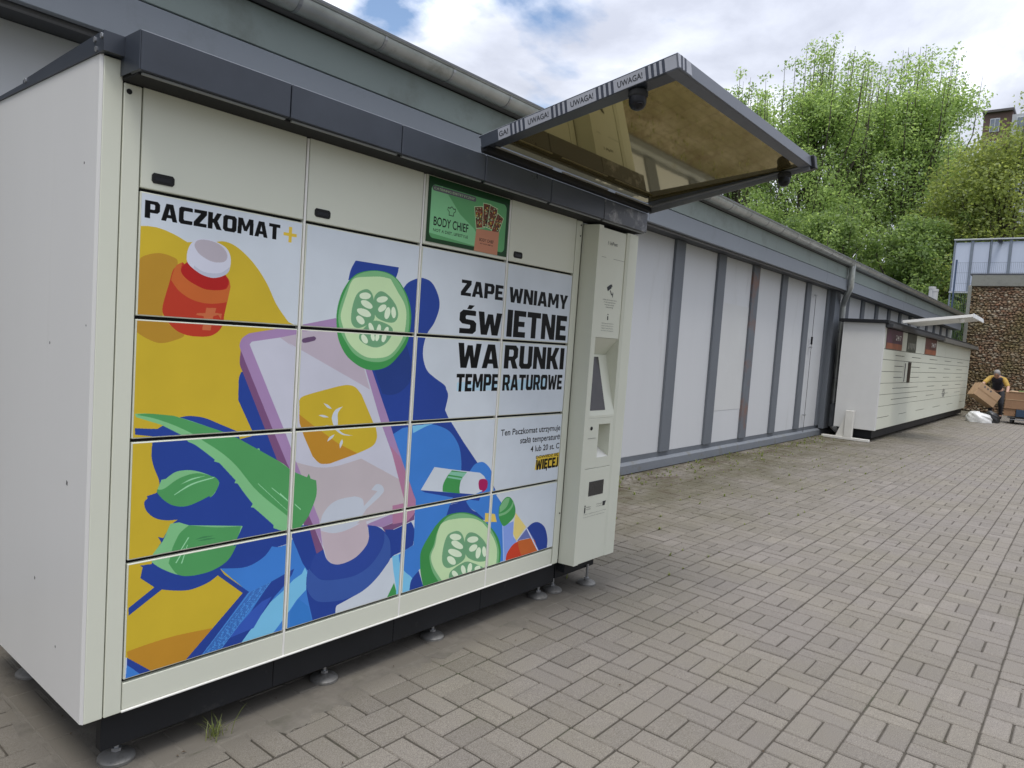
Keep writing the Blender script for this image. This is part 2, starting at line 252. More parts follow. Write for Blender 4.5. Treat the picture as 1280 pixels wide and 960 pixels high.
# ------------------------------------------------------------------ the printed picture of the near locker (flat print, drawn here into an image)
ART = '''
yellow -7,1731! 29,1737 67,1735 110,1723 150,1706! 246,1721! 270,1726 304,1721 345,1699 393,1659 439,1602 480,1533 531,1475! 575,1458! 561,1311! 485,1054! 440,858! 404,502! 205,310! 89,312! 10,384! -16,392! -15,1730!
ochre 3,1620! 8,1637 28,1650 65,1660 104,1654 122,1639 111,1582 83,1510 81,1467! 103,1441! 153,1411 118,1390 75,1381 33,1395 -4,1418! -6,1461!
amber 9,404! 65,409 161,412 295,402! 196,313! 89,312! 12,383!
navy 357,1292! 349,1271 349,1233 350,1194! 409,1082! 411,1066! 362,1057! 518,966! 572,930! 565,1049! 512,1160! 396,1292!
navy 10,1115! 51,1111 79,1109! 92,1117! 150,1143! 182,1146 233,1137 293,1111 354,1084! 362,1057! 518,966! 572,930! 585,693! 569,680! 571,647! 529,643! 508,650! 482,620 437,599 392,594 309,607! 311,592! 422,498! 251,310! 196,313! 404,505! 302,586! 264,567 206,558 155,567 111,581! 10,520! 9,545! 87,594! 42,634! 48,668! 39,675! 76,673! 79,702! 104,738! 93,758! 110,751! 133,792! 155,805! 115,809 79,823 53,850 46,877 56,889! 53,896! 83,903! 91,929! 88,947 71,989 63,1025 64,1062! 65,1086! 11,1095!
navy 10,384! 92,311! 53,309! 10,361!
blue 10,361! 60,309! 7,302!
blue 309,609! 392,594 437,599 482,620 508,650! 529,643! 575,644! 599,665! 657,553! 670,521! 667,476 685,392 709,316! 604,311! 386,314! 251,310! 422,498!
sky 657,540! 670,514! 667,449! 627,419! 600,387! 526,311! 396,311! 512,438! 570,472! 608,502! 644,517!
blue2 600,381! 635,421! 682,379! 701,314! 604,311!
navy 302,586! 309,609! 326,584! 426,497! 404,496!
navy 508,515! 609,545! 600,523! 569,488! 529,456! 399,313! 314,315! 433,421!
royal 478,450! 518,459! 449,358! 346,347! 433,421!
hatch 426,497! 512,516! 323,312! 254,315!
plum 351,1366! 349,1323 359,1297! 460,1083! 512,971! 641,728! 640,713! 702,582! 738,595! 491,1081!
lilac 351,1366! 346,1384 354,1408 379,1426! 583,1467! 737,1502! 870,1503! 929,1306! 1039,1088! 1210,746! 1220,711 1211,687! 1213,671! 1033,634! 978,652! 734,607! 667,733! 491,1081!
plum 1033,634! 1152,655! 1217,671! 1216,639! 1055,606!
screen 383,1388! 391,1398! 501,1417! 574,1433! 585,1441! 740,1466! 882,1338! 897,1306! 996,1080! 1152,781! 1162,697! 970,665! 734,607! 720,672! 712,717! 595,954! 536,1081!
glass 501,1417! 574,1433! 590,1444! 752,1452! 890,1308! 925,1224! 591,1375! 535,1400! 565,1380!
glass2 595,954! 691,926 779,922 901,941! 962,910! 1134,822! 1155,781! 1162,697! 914,670! 722,701! 712,717!
notch 596,1417! 613,1422 645,1428! 654,1421 649,1412! 614,1403 598,1402! 593,1409
yellow 594,1186! 604,1199 642,1211 766,1238! 814,1243 852,1233 885,1202! 959,1076! 966,1071! 977,1024 956,989 880,964! 748,935! 701,940 665,972! 622,1052! 600,1104!
amber 597,1135! 660,1091! 779,1014! 880,964! 748,935! 701,940 665,972! 622,1052! 600,1104!
white 794,1158! 760,1146 745,1116 756,1082 757,1073 801,1045 852,1039! 806,1050 778,1072 775,1100 773,1133
white 703,1174! 725,1166 744,1150! 722,1156
white 682,1128! 706,1128 732,1118! 707,1119
white 706,1083! 726,1087 747,1081! 727,1077
white 763,1050! 753,1036 729,1022! 738,1039
white 800,1028! 804,1013 792,990! 789,1011
disc 719,706! 726,735 759,770 806,786 880,788! 919,772 929,741! 997,795! 963,804! 988,825 1019,816 1032,791 1006,766! 942,726! 918,695! 909,681! 868,658 819,649 778,653 729,673!
pink 720,672! 778,653 833,652 896,665 942,681! 965,606 954,572 905,533 842,518 793,524 757,551! 737,606!
navy 581,717! 663,703! 709,578! 684,504! 646,557! 593,666!
navy 1050,622! 1098,614! 1107,492! 1080,486!
navy 955,656! 1009,641 1059,602 1087,547 1091,490 1033,428 960,383 888,364 818,349! 813,318! 705,318! 673,428 666,486 673,529! 702,582! 738,595! 757,551 793,524 842,518 905,533 954,572 965,606!
denim2 957,656! 1009,641 1051,606 1074,556 1059,503 984,463 911,449 825,450 742,474 701,501 682,538 702,582! 738,595! 757,551 793,524 842,518 905,533 954,572 965,606!
denim 1047,610! 1081,567 1091,490! 1033,428 960,383 873,365 782,373 714,395 671,451 667,508 676,531! 701,501 742,471 825,456 910,455 983,482 1033,533 1049,573
white 818,349! 888,364 975,386 1033,428 1099,492! 1121,421 1117,372 1081,316! 813,313! 813,339
sky 1099,495! 1156,500! 1184,408! 1230,366! 1217,315! 1144,310! 1113,423!
green 1120,374! 1144,309! 1082,314!
navy 1071,1646! 1097,1675 1146,1697 1182,1703 1235,1689 1278,1639 1291,1585 1266,1517 1228,1468 1210,1415 1211,1361 1238,1306 1287,1273 1353,1239 1368,1219 1382,1188 1368,1124! 1392,1089! 1499,974! 1616,856! 1739,743! 1779,681! 1553,677! 1433,678! 1425,626! 1415,627! 1227,658! 1220,717! 1197,770! 1064,1034! 1039,1088! 929,1306! 1075,1432!
navyd 942,1303! 1111,1412! 1147,1332! 1145,1262 1119,1230 1078,1206 1030,1199 993,1205!
blue 1065,1032! 1116,1055! 1248,1063 1326,1055 1410,1021 1475,952 1500,873 1502,807! 1463,722! 1442,671! 1421,626! 1439,596! 1353,451! 1264,400! 1214,316! 1180,316! 1137,494! 1180,511! 1221,523! 1221,581! 1217,671! 1220,711! 1210,746!
navy 1059,605! 1199,632! 1219,600 1222,567 1219,523! 1180,511! 1091,495! 1091,547
rose 1051,984! 1111,930! 1219,728! 1222,696! 1213,664! 1178,638! 1091,638! 1085,721! 1156,722!
navy 1440,676! 1551,679! 1581,641 1629,613 1700,596! 1728,550! 1632,584! 1420,626!
sky 1122,502! 1172,419 1228,367 1214,316! 1166,312! 1136,318!
navy 1264,397! 1298,317! 1214,316! 1221,363
sky 1173,1062! 1302,1065! 1249,1053 1179,1029!
blue 1561,819! 1598,852 1652,858 1702,829 1732,788 1742,730! 1774,682! 1773,678! 1817,634! 1839,513! 1872,320! 1840,320! 1773,485! 1679,577! 1629,613 1581,641 1547,680! 1551,677! 1614,696!
navy 1246,768! 1604,702! 1659,696! 1644,666! 1438,712! 1274,754!
white 1323,865! 1435,843! 1639,806! 1671,786! 1690,762! 1662,712! 1613,702! 1246,768!
green 1439,838! 1544,818! 1508,788 1499,747 1504,720! 1386,744! 1387,778 1409,811
mint 1434,833! 1541,816! 1520,798! 1416,821!
mint 1417,813! 1516,792! 1510,784! 1412,806!
cerise 1633,756 1643,772 1680,770 1700,754 1699,723 1678,708! 1658,704! 1667,714 1643,723
navy 817,1732! 1040,1732! 1037,1710 1024,1678! 787,1653! 796,1693
green 741,1495 743,1543 760,1602 790,1651! 833,1685 907,1704 979,1704 1034,1684 1079,1642 1111,1592 1127,1530 1122,1460 1111,1417 1073,1368 1014,1320 942,1303 877,1313 807,1352 768,1399 750,1442
rind 750,1495 753,1544 771,1598 799,1652 839,1683 907,1702 979,1701 1031,1681 1076,1636 1104,1586 1116,1529 1113,1460 1077,1400 1032,1357 973,1337 901,1341 836,1367 790,1415 764,1453
flesh 760,1511 769,1555 784,1599 799,1642 822,1665 883,1676 947,1683 1000,1680! 1045,1628 1083,1585 1098,1538 1093,1464 1069,1413 1024,1369 972,1354 900,1355 841,1382 799,1420 775,1468
seedbed 856,1620 887,1626 911,1606 924,1557 924,1506 872,1476 835,1471 812,1494 813,1548 830,1599
seedbed 922,1602 951,1625 992,1613 1036,1576 1052,1535 1034,1505 987,1503 933,1522 921,1567
seedbed 856,1442 885,1479 928,1504 988,1496 1026,1476 1022,1445 994,1413 949,1396 903,1402 864,1420
seed 902,1602 897,1593 883,1587 865,1586 851,1589 845,1597 849,1605 863,1611 881,1613 896,1609
seed 913,1555 902,1550 885,1552 867,1559 856,1569 855,1578 865,1582 882,1581 900,1574 912,1564
seed 908,1523 897,1517 877,1517 855,1523 840,1533 837,1543 848,1548 867,1548 889,1543 904,1533
seed 875,1488 864,1485 851,1489 840,1498 835,1508 838,1516 848,1519 861,1515 873,1507 878,1496
seed 991,1599 987,1591 974,1583 956,1579 941,1580 933,1586 936,1595 949,1602 967,1606 983,1605
seed 983,1571 986,1563 980,1553 968,1545 955,1541 946,1544 943,1552 949,1562 960,1570 973,1573
seed 1008,1538 1002,1523 993,1515 984,1516 978,1526 979,1540 984,1554 993,1563 1002,1562 1008,1552
seed 1039,1545 1039,1531 1034,1522 1026,1521 1019,1529 1014,1542 1014,1556 1019,1566 1026,1567 1034,1559
seed 925,1476 929,1463 928,1453 921,1451 911,1457 903,1469 898,1483 900,1492 907,1494 917,1488
seed 964,1466 961,1451 954,1443 947,1443 942,1453 941,1467 945,1481 951,1490 959,1489 964,1480
seed 1003,1461 996,1451 987,1446 980,1447 977,1456 980,1467 987,1477 995,1483 1003,1481 1005,1473
seed 895,1433 901,1422 900,1413 892,1410 881,1413 871,1422 866,1433 867,1442 875,1446 885,1442
seed 935,1440 936,1430 933,1423 926,1422 920,1427 915,1436 914,1446 917,1453 923,1455 930,1449
seed 959,1438 955,1428 949,1422 942,1423 938,1430 938,1440 941,1450 947,1456 954,1455 958,1448
seed 996,1436 990,1425 983,1419 975,1421 971,1428 972,1440 977,1451 985,1457 992,1456 996,1448
greend 1268,445 1269,480 1292,521 1350,587! 1420,626 1530,626 1631,594 1730,531 1805,460 1841,382 1840,315! 1734,313! 1298,317! 1276,386
rind 1326,451 1349,499 1365,555 1397,597 1445,622 1530,621 1632,588 1721,533 1785,464 1825,385 1828,316! 1716,304! 1402,311! 1352,375
flesh 1336,449 1358,498 1369,554 1390,592 1438,603! 1524,598 1614,582 1681,552! 1733,505 1783,445 1809,388 1811,317! 1716,304! 1423,311! 1359,391
seedbed 1469,540 1512,537 1546,506 1566,447 1566,391 1495,369 1442,374 1412,410 1413,473 1433,526
seedbed 1564,500 1593,517 1650,497 1713,445 1744,381 1725,350 1654,361 1582,400 1562,454
seedbed 1464,321! 1478,351 1571,375 1636,355 1714,317! 1706,306! 1473,316!
seed 1533,503 1525,495 1504,494 1479,500 1460,511 1452,522 1460,529 1480,530 1505,524 1525,514
seed 1549,447 1535,445 1511,453 1486,467 1469,483 1467,494 1481,497 1505,490 1530,475 1548,459
seed 1545,412 1532,408 1505,413 1475,427 1453,443 1448,455 1461,460 1488,454 1518,441 1540,425
seed 1503,378 1489,378 1469,387 1453,401 1444,416 1448,425 1462,425 1481,417 1498,402 1506,387
seed 1658,474 1653,465 1634,461 1609,463 1587,471 1577,481 1582,490 1600,494 1625,492 1647,485
seed 1651,444 1655,433 1647,423 1631,417 1612,418 1599,424 1595,435 1603,445 1619,451 1637,450
seed 1683,396 1677,381 1666,374 1654,377 1647,390 1646,408 1652,423 1663,430 1675,426 1683,413
seed 1725,397 1725,381 1720,372 1710,374 1701,385 1694,402 1694,418 1700,427 1709,425 1719,414
seed 1519,333 1528,321 1528,312 1520,309 1506,314 1493,324 1484,336 1484,346 1492,349 1505,344
seed 1579,337 1582,322 1578,313 1569,314 1557,323 1548,338 1545,352 1549,361 1558,361 1570,352
seed 1626,330 1620,317 1610,310 1600,314 1593,325 1593,341 1598,355 1608,361 1618,358 1625,346
seed 1687,328 1689,320 1682,313 1670,311 1656,313 1647,320 1645,327 1652,334 1664,336 1678,334
amber2 1697,598! 1773,581! 1792,537! 1698,552!
peri 1840,510! 1930,519! 1934,438! 1969,405! 1905,370! 1880,316! 1870,317!
peri2 1838,510! 1846,509! 1877,316! 1866,318!
green 1804,616! 1844,653 1885,652 1919,620 1939,577 1928,539 1870,508 1839,513 1804,564
rind 1807,612! 1845,648 1883,649! 1877,625 1855,599 1810,582!
rind 1805,577! 1852,580 1895,600 1913,630! 1921,619! 1907,592 1863,568 1806,564!
straw 1941,563! 2041,470! 1963,409! 1932,452! 1935,518!
navy 2048,462! 2095,482 2151,478 2213,438 2245,369 2245,318! 2159,318! 2116,392!
slate 1969,405! 2048,462! 2123,388! 2071,404! 1995,407!
red 1886,315! 1892,353 1934,391 1980,403! 2088,401! 2126,383! 2161,318!
orange 1979,406! 2088,401! 2126,383! 2161,318! 2015,322! 1989,368
lite 2042,463! 2053,461! 2171,316! 2157,319!
leafl 8,1160! 50,1159 128,1149! 182,1131 254,1104 304,1085! 362,1057! 421,1016! 438,1020! 444,1005! 518,967! 541,953! 569,930! 597,914! 645,892! 653,905! 662,885! 688,875! 692,814 662,740! 616,686! 594,690! 549,700! 511,718! 511,729! 455,781 427,806! 416,809! 423,820! 387,865 361,901! 349,904! 353,913! 290,981! 271,987! 274,993! 210,1044 181,1060! 152,1087! 89,1122! 13,1149!
leafg 12,1157! 50,1159 128,1149! 254,1104 304,1085! 362,1057! 518,967! 569,930! 597,914! 645,892! 653,905! 662,885! 688,875! 692,814 662,740! 616,686! 594,692! 567,755! 440,863 356,961 298,1014 233,1059! 198,1084! 138,1115 71,1142
streak 440,893! 565,777! 566,774! 440,890!
streak 496,871! 566,813! 567,809! 496,868!
streak 532,846! 566,815! 567,810! 532,841!
streak 597,797! 626,772! 624,769! 598,792!
leafl 85,912! 97,944! 110,945! 140,964 176,967 213,960 252,944 282,928! 293,910 279,878 263,864! 260,871! 218,854 181,846 144,852 112,872 86,903!
leafg 84,914! 107,914 154,942 214,953 277,933! 292,915 284,887 263,864! 260,870! 218,854 181,846 144,852 112,872 87,900
streak 138,889! 196,920 277,934! 272,930! 201,916 141,888!
streak 159,921! 196,937 245,941! 201,933
leafl 131,795! 160,795! 193,780! 382,747! 388,745! 373,714! 356,678! 368,682! 339,634 286,609 221,604 164,618 109,650 76,678! 79,705! 109,742!
leafg 193,780! 290,757 382,746! 373,714! 356,678! 368,682! 339,634 286,609 221,604 164,618 130,664! 139,702! 141,713! 162,756
streak 192,740! 196,738! 169,697! 165,697!
streak 152,661! 180,705! 183,703! 156,659!
streak 171,655! 190,715! 192,713! 175,654!
leafd 216,727! 245,733 286,729! 245,727
leafd 222,721! 257,724 293,720! 257,718
crimson 137,1641! 110,1616 98,1572 80,1497 83,1471! 103,1443! 130,1421 166,1409 213,1407 250,1415 278,1442 285,1484! 303,1579! 297,1601 282,1618! 232,1599! 167,1618!
orange 137,1641! 118,1628 108,1603 103,1581! 130,1549 171,1526 217,1517 255,1519 294,1527! 303,1579! 297,1601 282,1618! 297,1597 293,1578 282,1568 243,1562 206,1565 159,1587 135,1610 135,1632
crimsond 152,1644! 135,1623 136,1606 159,1585 206,1565 243,1562 282,1569 294,1587 292,1605 279,1618! 213,1610!
cross 222,1503! 256,1504! 252,1488! 276,1487! 274,1468! 264,1482! 247,1477! 240,1429! 212,1429! 214,1475! 189,1477! 187,1472! 191,1483! 219,1485!
cap 150,1660 153,1684 166,1708 190,1722 222,1725 256,1718 285,1703 299,1675 298,1643 289,1623 270,1610 242,1603 204,1608 169,1627 153,1643
capd 175,1635! 203,1620 236,1617 269,1623 297,1645! 296,1633 284,1618 261,1607 237,1602 204,1608 176,1624
captop 174,1701 183,1716 208,1722 246,1718 276,1701 287,1680 280,1662 258,1655 230,1656 197,1670 180,1686'''
PAL = dict(white=(184,191,197), yellow=(183,158,45), ochre=(165,125,42), amber=(172,124,40), navy=(37,62,135), navyd=(34,56,118), blue=(58,116,188),
  blue2=(50,112,180), sky=(112,176,208), sky2=(120,180,225), royal=(50,82,165), hatch=(70,130,195), rose=(160,112,138), plum=(112,76,112), lilac=(150,122,160), screen=(180,181,192),
  glass=(170,160,170), glass2=(172,163,166), notch=(92,70,98), disc=(175,181,190), pink=(176,162,168), denim=(54,82,148), denim2=(42,66,138), green=(60,136,72),
  greend=(58,130,68), mint=(120,175,150), cerise=(150,28,82), rind=(112,165,115), flesh=(178,203,158), seedbed=(104,150,112), seed=(200,216,186), amber2=(205,178,88),
  peri=(122,146,205), peri2=(150,172,220), straw=(208,190,115), slate=(95,106,160), red=(182,60,38), orange=(178,92,44), lite=(190,195,215), leafl=(118,176,122),
  leafg=(74,142,84), streak=(140,196,150), leafd=(60,120,75), crimson=(168,54,36), crimsond=(158,32,30), cross=(180,98,62), cap=(188,190,202), capd=(170,174,186),
  captop=(165,158,165), black=(3,3,4), dpink=(120,60,90), paleblue=(160,190,205), darkgreen=(24,58,28), adgreen=(88,150,96), adlight=(120,180,130), kraft=(176,120,92), grey=(90,90,95), food=(95,55,35), gold=(200,170,60))
def alb(c, k=1.32):
    return tuple(min(0.9, v * k) for v in lin(c))
IX0, IX1, IZ0, IZ1 = -10, 2380, 290, 1860         # millimetres covered by the picture
IW, IH = IX1 - IX0, IZ1 - IZ0
img = np.zeros((IH, IW, 3), np.float32)
def to_srgb(c): return tuple(12.92 * v if v < 0.0031308 else 1.055 * v ** (1 / 2.4) - 0.055 for v in c)
def fillpoly(im, x0, z0, pts, rgb, sc=1.0):
    """even-odd scanline fill; pts in millimetres"""
    P = (np.array(pts, float)[:, :2] - np.array([x0, z0])) * sc
    H_, W_ = im.shape[:2]
    lo = int(max(0, math.floor(P[:, 1].min()))); hi = int(min(H_ - 1, math.ceil(P[:, 1].max())))
    Q = np.roll(P, -1, 0)
    for r in range(lo, hi + 1):
        y = r + 0.5
        a = P[:, 1] <= y; b = Q[:, 1] <= y; k = a != b
        if not k.any(): continue
        xs = np.sort(P[k, 0] + (y - P[k, 1]) / (Q[k, 1] - P[k, 1]) * (Q[k, 0] - P[k, 0]))
        for i in range(0, len(xs) - 1, 2):
            c0 = max(0, int(round(xs[i]))); c1 = min(W_, int(round(xs[i + 1])))
            if c1 > c0: im[r, c0:c1] = rgb
def smooth_poly(pts):
    """Catmull-Rom through the points, corners kept where marked"""
    n = len(pts); out = []
    for i in range(n):
        p1, p2 = pts[i], pts[(i + 1) % n]
        if p1[2] and p2[2]: out.append(p1[:2]); continue
        p0 = p1 if p1[2] else pts[i - 1]; p3 = p2 if p2[2] else pts[(i + 2) % n]
        for t in (0, .2, .4, .6, .8):
            out.append(tuple(0.5 * (2 * p1[k] + (p2[k] - p0[k]) * t + (2 * p0[k] - 5 * p1[k] + 4 * p2[k] - p3[k]) * t * t + (-p0[k] + 3 * p1[k] - 3 * p2[k] + p3[k]) * t ** 3) for k in (0, 1)))
    return out
img[:] = to_srgb(alb(PAL['white']))
for L_ in ART.strip().splitlines():
    t_ = L_.split(); pts = []
    for k_ in t_[1:]:
        c_ = k_.endswith('!'); a_, b_ = k_.rstrip('!').split(','); pts.append((float(a_), float(b_), c_))
    fillpoly(img, IX0, IZ0, smooth_poly(pts), to_srgb(alb(PAL[t_[0]])))
    if t_[0] == 'hatch':                            # rows of short dashes across the pale band
        A_, B_, C_, D_ = [Vector(p[:2]) for p in pts]
        rr_ = random.Random(3)
        for i in range(46):
            u = (i + .5) / 46
            l_ = A_.lerp(D_, u); r_ = B_.lerp(C_, u); w_ = 0.06
            while w_ < 0.92:
                w2 = w_ + rr_.uniform(.12, .3); p_ = l_.lerp(r_, w_); q_ = l_.lerp(r_, min(.95, w2)); n_ = (l_ - D_).normalized() * 1.3
                if w_ > 0: fillpoly(img, IX0, IZ0, [p_ + n_, q_ + n_, q_ - n_, p_ - n_], to_srgb(alb(PAL['navy'])))
                w_ = w2 + rr_.uniform(.04, .1)
for k_ in range(26):                                # ribs of the bottle cap
    a_ = (207 + k_ * 3.2, 1574 - 9 + 6 * math.cos(k_ / 26 * 3.1) )
# heavy block capitals
G = dict(
 A=(.84, [(0,0),(.25,0),(.30,.19),(.54,.19),(.59,0),(.84,0),(.60,1),(.24,1)], [(.35,.38),(.49,.38),(.42,.74)]),
 C=(.74, [(.12,0),(.66,0),(.74,.03),(.74,.22),(.31,.22),(.26,.28),(.26,.72),(.31,.78),(.74,.78),(.74,.97),(.66,1),(.12,1),(0,.87),(0,.13)], None),
 E=(.63, [(0,0),(.63,0),(.63,.21),(.26,.21),(.26,.4),(.57,.4),(.57,.6),(.26,.6),(.26,.79),(.63,.79),(.63,1),(0,1)], None),
 I=(.27, [(0,0),(.27,0),(.27,1),(0,1)], None),
 J=(.46, [(0,0),(.30,0),(.46,.14),(.46,1),(.2,1),(.2,.25),(.15,.2),(0,.2)], None),
 K=(.80, [(0,0),(.26,0),(.26,.38),(.32,.38),(.50,0),(.80,0),(.54,.52),(.78,1),(.50,1),(.32,.62),(.26,.62),(.26,1),(0,1)], None),
 M=(.98, [(0,0),(.24,0),(.25,.6),(.40,.2),(.58,.2),(.73,.6),(.74,0),(.98,0),(.96,1),(.68,1),(.49,.5),(.30,1),(.02,1)], None),
 N=(.78, [(0,0),(.24,0),(.24,.55),(.50,0),(.78,0),(.78,1),(.54,1),(.54,.45),(.28,1),(0,1)], None),
 O=(.80, [(.12,0),(.68,0),(.80,.13),(.80,.87),(.68,1),(.12,1),(0,.87),(0,.13)], [(.31,.22),(.49,.22),(.54,.28),(.54,.72),(.49,.78),(.31,.78),(.26,.72),(.26,.28)]),
 P=(.76, [(0,0),(.26,0),(.26,.32),(.62,.32),(.76,.46),(.76,.86),(.62,1),(0,1)], [(.26,.51),(.46,.51),(.5,.55),(.5,.77),(.46,.81),(.26,.81)]),
 R=(.80, [(0,0),(.26,0),(.26,.34),(.36,.34),(.50,0),(.80,0),(.62,.38),(.77,.5),(.77,.86),(.63,1),(0,1)], [(.26,.52),(.46,.52),(.51,.57),(.51,.76),(.46,.81),(.26,.81)]),
 S=(.74, [(.02,0),(.60,0),(.74,.14),(.74,.46),(.62,.58),(.28,.62),(.26,.66),(.26,.74),(.30,.78),(.70,.78),(.70,.98),(.62,1),(.14,1),(0,.86),(0,.54),(.12,.42),(.46,.38),(.48,.34),(.48,.26),(.44,.22),(.02,.22)], None),
 T=(.74, [(.24,0),(.50,0),(.50,.79),(.74,.79),(.74,1),(0,1),(0,.79),(.24,.79)], None),
 U=(.77, [(.14,0),(.63,0),(.77,.14),(.77,1),(.51,1),(.51,.26),(.47,.22),(.30,.22),(.26,.26),(.26,1),(0,1),(0,.14)], None),
 W=(1.10, [(.16,0),(.44,0),(.55,.5),(.66,0),(.94,0),(1.10,1),(.84,1),(.77,.42),(.67,.92),(.43,.92),(.33,.42),(.26,1),(0,1)], None),
 Y=(.78, [(.26,0),(.52,0),(.52,.36),(.78,1),(.50,1),(.39,.62),(.28,1),(0,1),(.26,.36)], None),
 Z=(.72, [(0,0),(.72,0),(.72,.21),(.33,.21),(.72,.76),(.72,1),(.02,1),(.02,.79),(.38,.79),(0,.24)], None))
EXT = {'Ś': ('S', [(.30,1.05),(.48,1.05),(.62,1.22),(.38,1.22)]), 'Ę': ('E', [(.42,0),(.40,-.12),(.46,-.2),(.6,-.2),(.6,-.12),(.56,-.1),(.6,0)])}
def headline(txt, x0, x1, z0, z1, col='black', hole='white'):
    glyphs = [(EXT[c][0], EXT[c][1]) if c in EXT else (c, None) for c in txt]
    tot = sum(G[g][0] for g, e in glyphs) + 0.07 * (len(txt) - 1); sx = (x1 - x0) / tot; sz = z1 - z0; x = x0
    for g, e in glyphs:
        w_, outer, hole_ = G[g]
        for pl, c in ((outer, col), (hole_, hole), (e, col)):
            if pl: fillpoly(img, IX0, IZ0, [(x + a * sx, z0 + b * sz) for a, b in pl], to_srgb(alb(PAL[c])))
        x += (w_ + 0.07) * sx
def small(txt, x0, x1, z0, z1, col='black', off=0.0):
    a, fs = fit_text(txt, x0, x1, z0, z1, off)
    for f in fs: fillpoly(img, IX0, IZ0, [a[i] for i in f], to_srgb(alb(PAL[col])))
headline('PACZKOMAT', 16, 480, 1761, 1814)
for q in ([(494,1781),(548,1781),(548,1792),(494,1792)], [(515,1759),(528,1759),(528,1814),(515,1814)]): fillpoly(img, IX0, IZ0, q, to_srgb(alb(PAL['gold'])))
headline('ZAPE', 1422, 1720, 1651, 1723); headline('WNIAMY', 1768, 2272, 1648, 1723)
headline('ŚW', 1424, 1724, 1478, 1587); headline('IETNE', 1766, 2278, 1477, 1611)
headline('WA', 1428, 1722, 1318, 1434); headline('RUNKI', 1763, 2276, 1318, 1435)
fillpoly(img, IX0, IZ0, [(1436,1211),(1728,1211),(1728,1260),(1436,1250)], to_srgb(alb(PAL['paleblue'])))
fillpoly(img, IX0, IZ0, [(1766,1211),(2120,1211),(2120,1262),(1766,1262)], to_srgb(alb(PAL['paleblue'])))
headline('TEMPE', 1430, 1728, 1207, 1290, hole='paleblue'); headline('RATUROWE', 1763, 2274, 1207, 1288, hole='paleblue')
small('Ten Paczkomat utrzymuje', 1776, 2290, 968, 1010, off=.012); small('stałą temperaturę', 1937, 2292, 918, 960, off=.012); small('4 lub 20 st. C', 2032, 2292, 876, 908, off=.012)
fillpoly(img, IX0, IZ0, [(2080,775),(2298,775),(2298,853),(2090,846)], to_srgb(alb(PAL['gold'])))
small('DOWIEDZ SIĘ', 2084, 2292, 831, 852, off=0.02)
headline('WIĘCEJ', 2088, 2293, 772, 828, hole='gold')
# the square code beside the headline is left out
im_art = bpy.data.images.new('locker_print', IW, IH, alpha=False)
px = np.ones((IH, IW, 4), np.float32); px[..., :3] = img; im_art.pixels.foreach_set(px.ravel()); im_art.update(); im_art.pack()
def image_mat(name, im, x0, x1, z0, z1, rough=0.35):
    m = bpy.data.materials.new(name); m.use_nodes = True; t = m.node_tree; n = t.nodes; l = t.links; b = n['Principled BSDF']
    co = n.new('ShaderNodeTexCoord'); sp = n.new('ShaderNodeSeparateXYZ'); l.new(co.outputs['Object'], sp.inputs[0])
    cb = n.new('ShaderNodeCombineXYZ')
    for i, (o_, a, c) in enumerate(((0, x0, x1), (2, z0, z1))):
        r = n.new('ShaderNodeMapRange'); r.clamp = False; l.new(sp.outputs[o_], r.inputs[0]); r.inputs[1].default_value = a; r.inputs[2].default_value = c; l.new(r.outputs[0], cb.inputs[i])
    ti = n.new('ShaderNodeTexImage'); ti.image = im; ti.extension = 'EXTEND'; ti.interpolation = 'Linear'; l.new(cb.outputs[0], ti.inputs[0])
    nz = n.new('ShaderNodeTexNoise'); l.new(co.outputs['Object'], nz.inputs['Vector']); nz.inputs['Scale'].default_value = 5; nz.inputs['Detail'].default_value = 8
    mr = n.new('ShaderNodeMapRange'); l.new(nz.outputs['Fac'], mr.inputs[0]); mr.inputs[1].default_value = .3; mr.inputs[2].default_value = .7; mr.inputs[3].default_value = .94; mr.inputs[4].default_value = 1.03
    hs = n.new('ShaderNodeHueSaturation'); l.new(ti.outputs[0], hs.inputs['Color']); l.new(mr.outputs[0], hs.inputs['Value']); l.new(hs.outputs[0], b.inputs['Base Color'])
    b.inputs['Roughness'].default_value = rough; b.inputs['Specular IOR Level'].default_value = .18
    return m
print_m = image_mat('printed_vinyl', im_art, IX0 / 1000, IX1 / 1000, IZ0 / 1000, IZ1 / 1000, 0.42)

# ------------------------------------------------------------------ ground and paving
sand = mat('joint_sand', (0.072, 0.062, 0.048), 0.95, var=0.3, vscale=20, bump=0.5, bscale=150, dirt=((0.05, 0.07, 0.025), 0.8, 1.1, 0.55))
soil = mat('far_grass_ground', (0.06, 0.085, 0.03), 0.95, var=0.3, vscale=0.8)
g = MB(); g.add([(-900, -900, -.055), (900, -900, -.055), (900, 900, -.055), (-900, 900, -.055)], [(0, 1, 2, 3)])
tag(g.build('ground', soil), kind='structure')
pv = MB(); pv.box((-9, -16, -.05), (29.3, 1.9, -.007)); pave = tag(pv.build('pavement', sand), kind='structure')
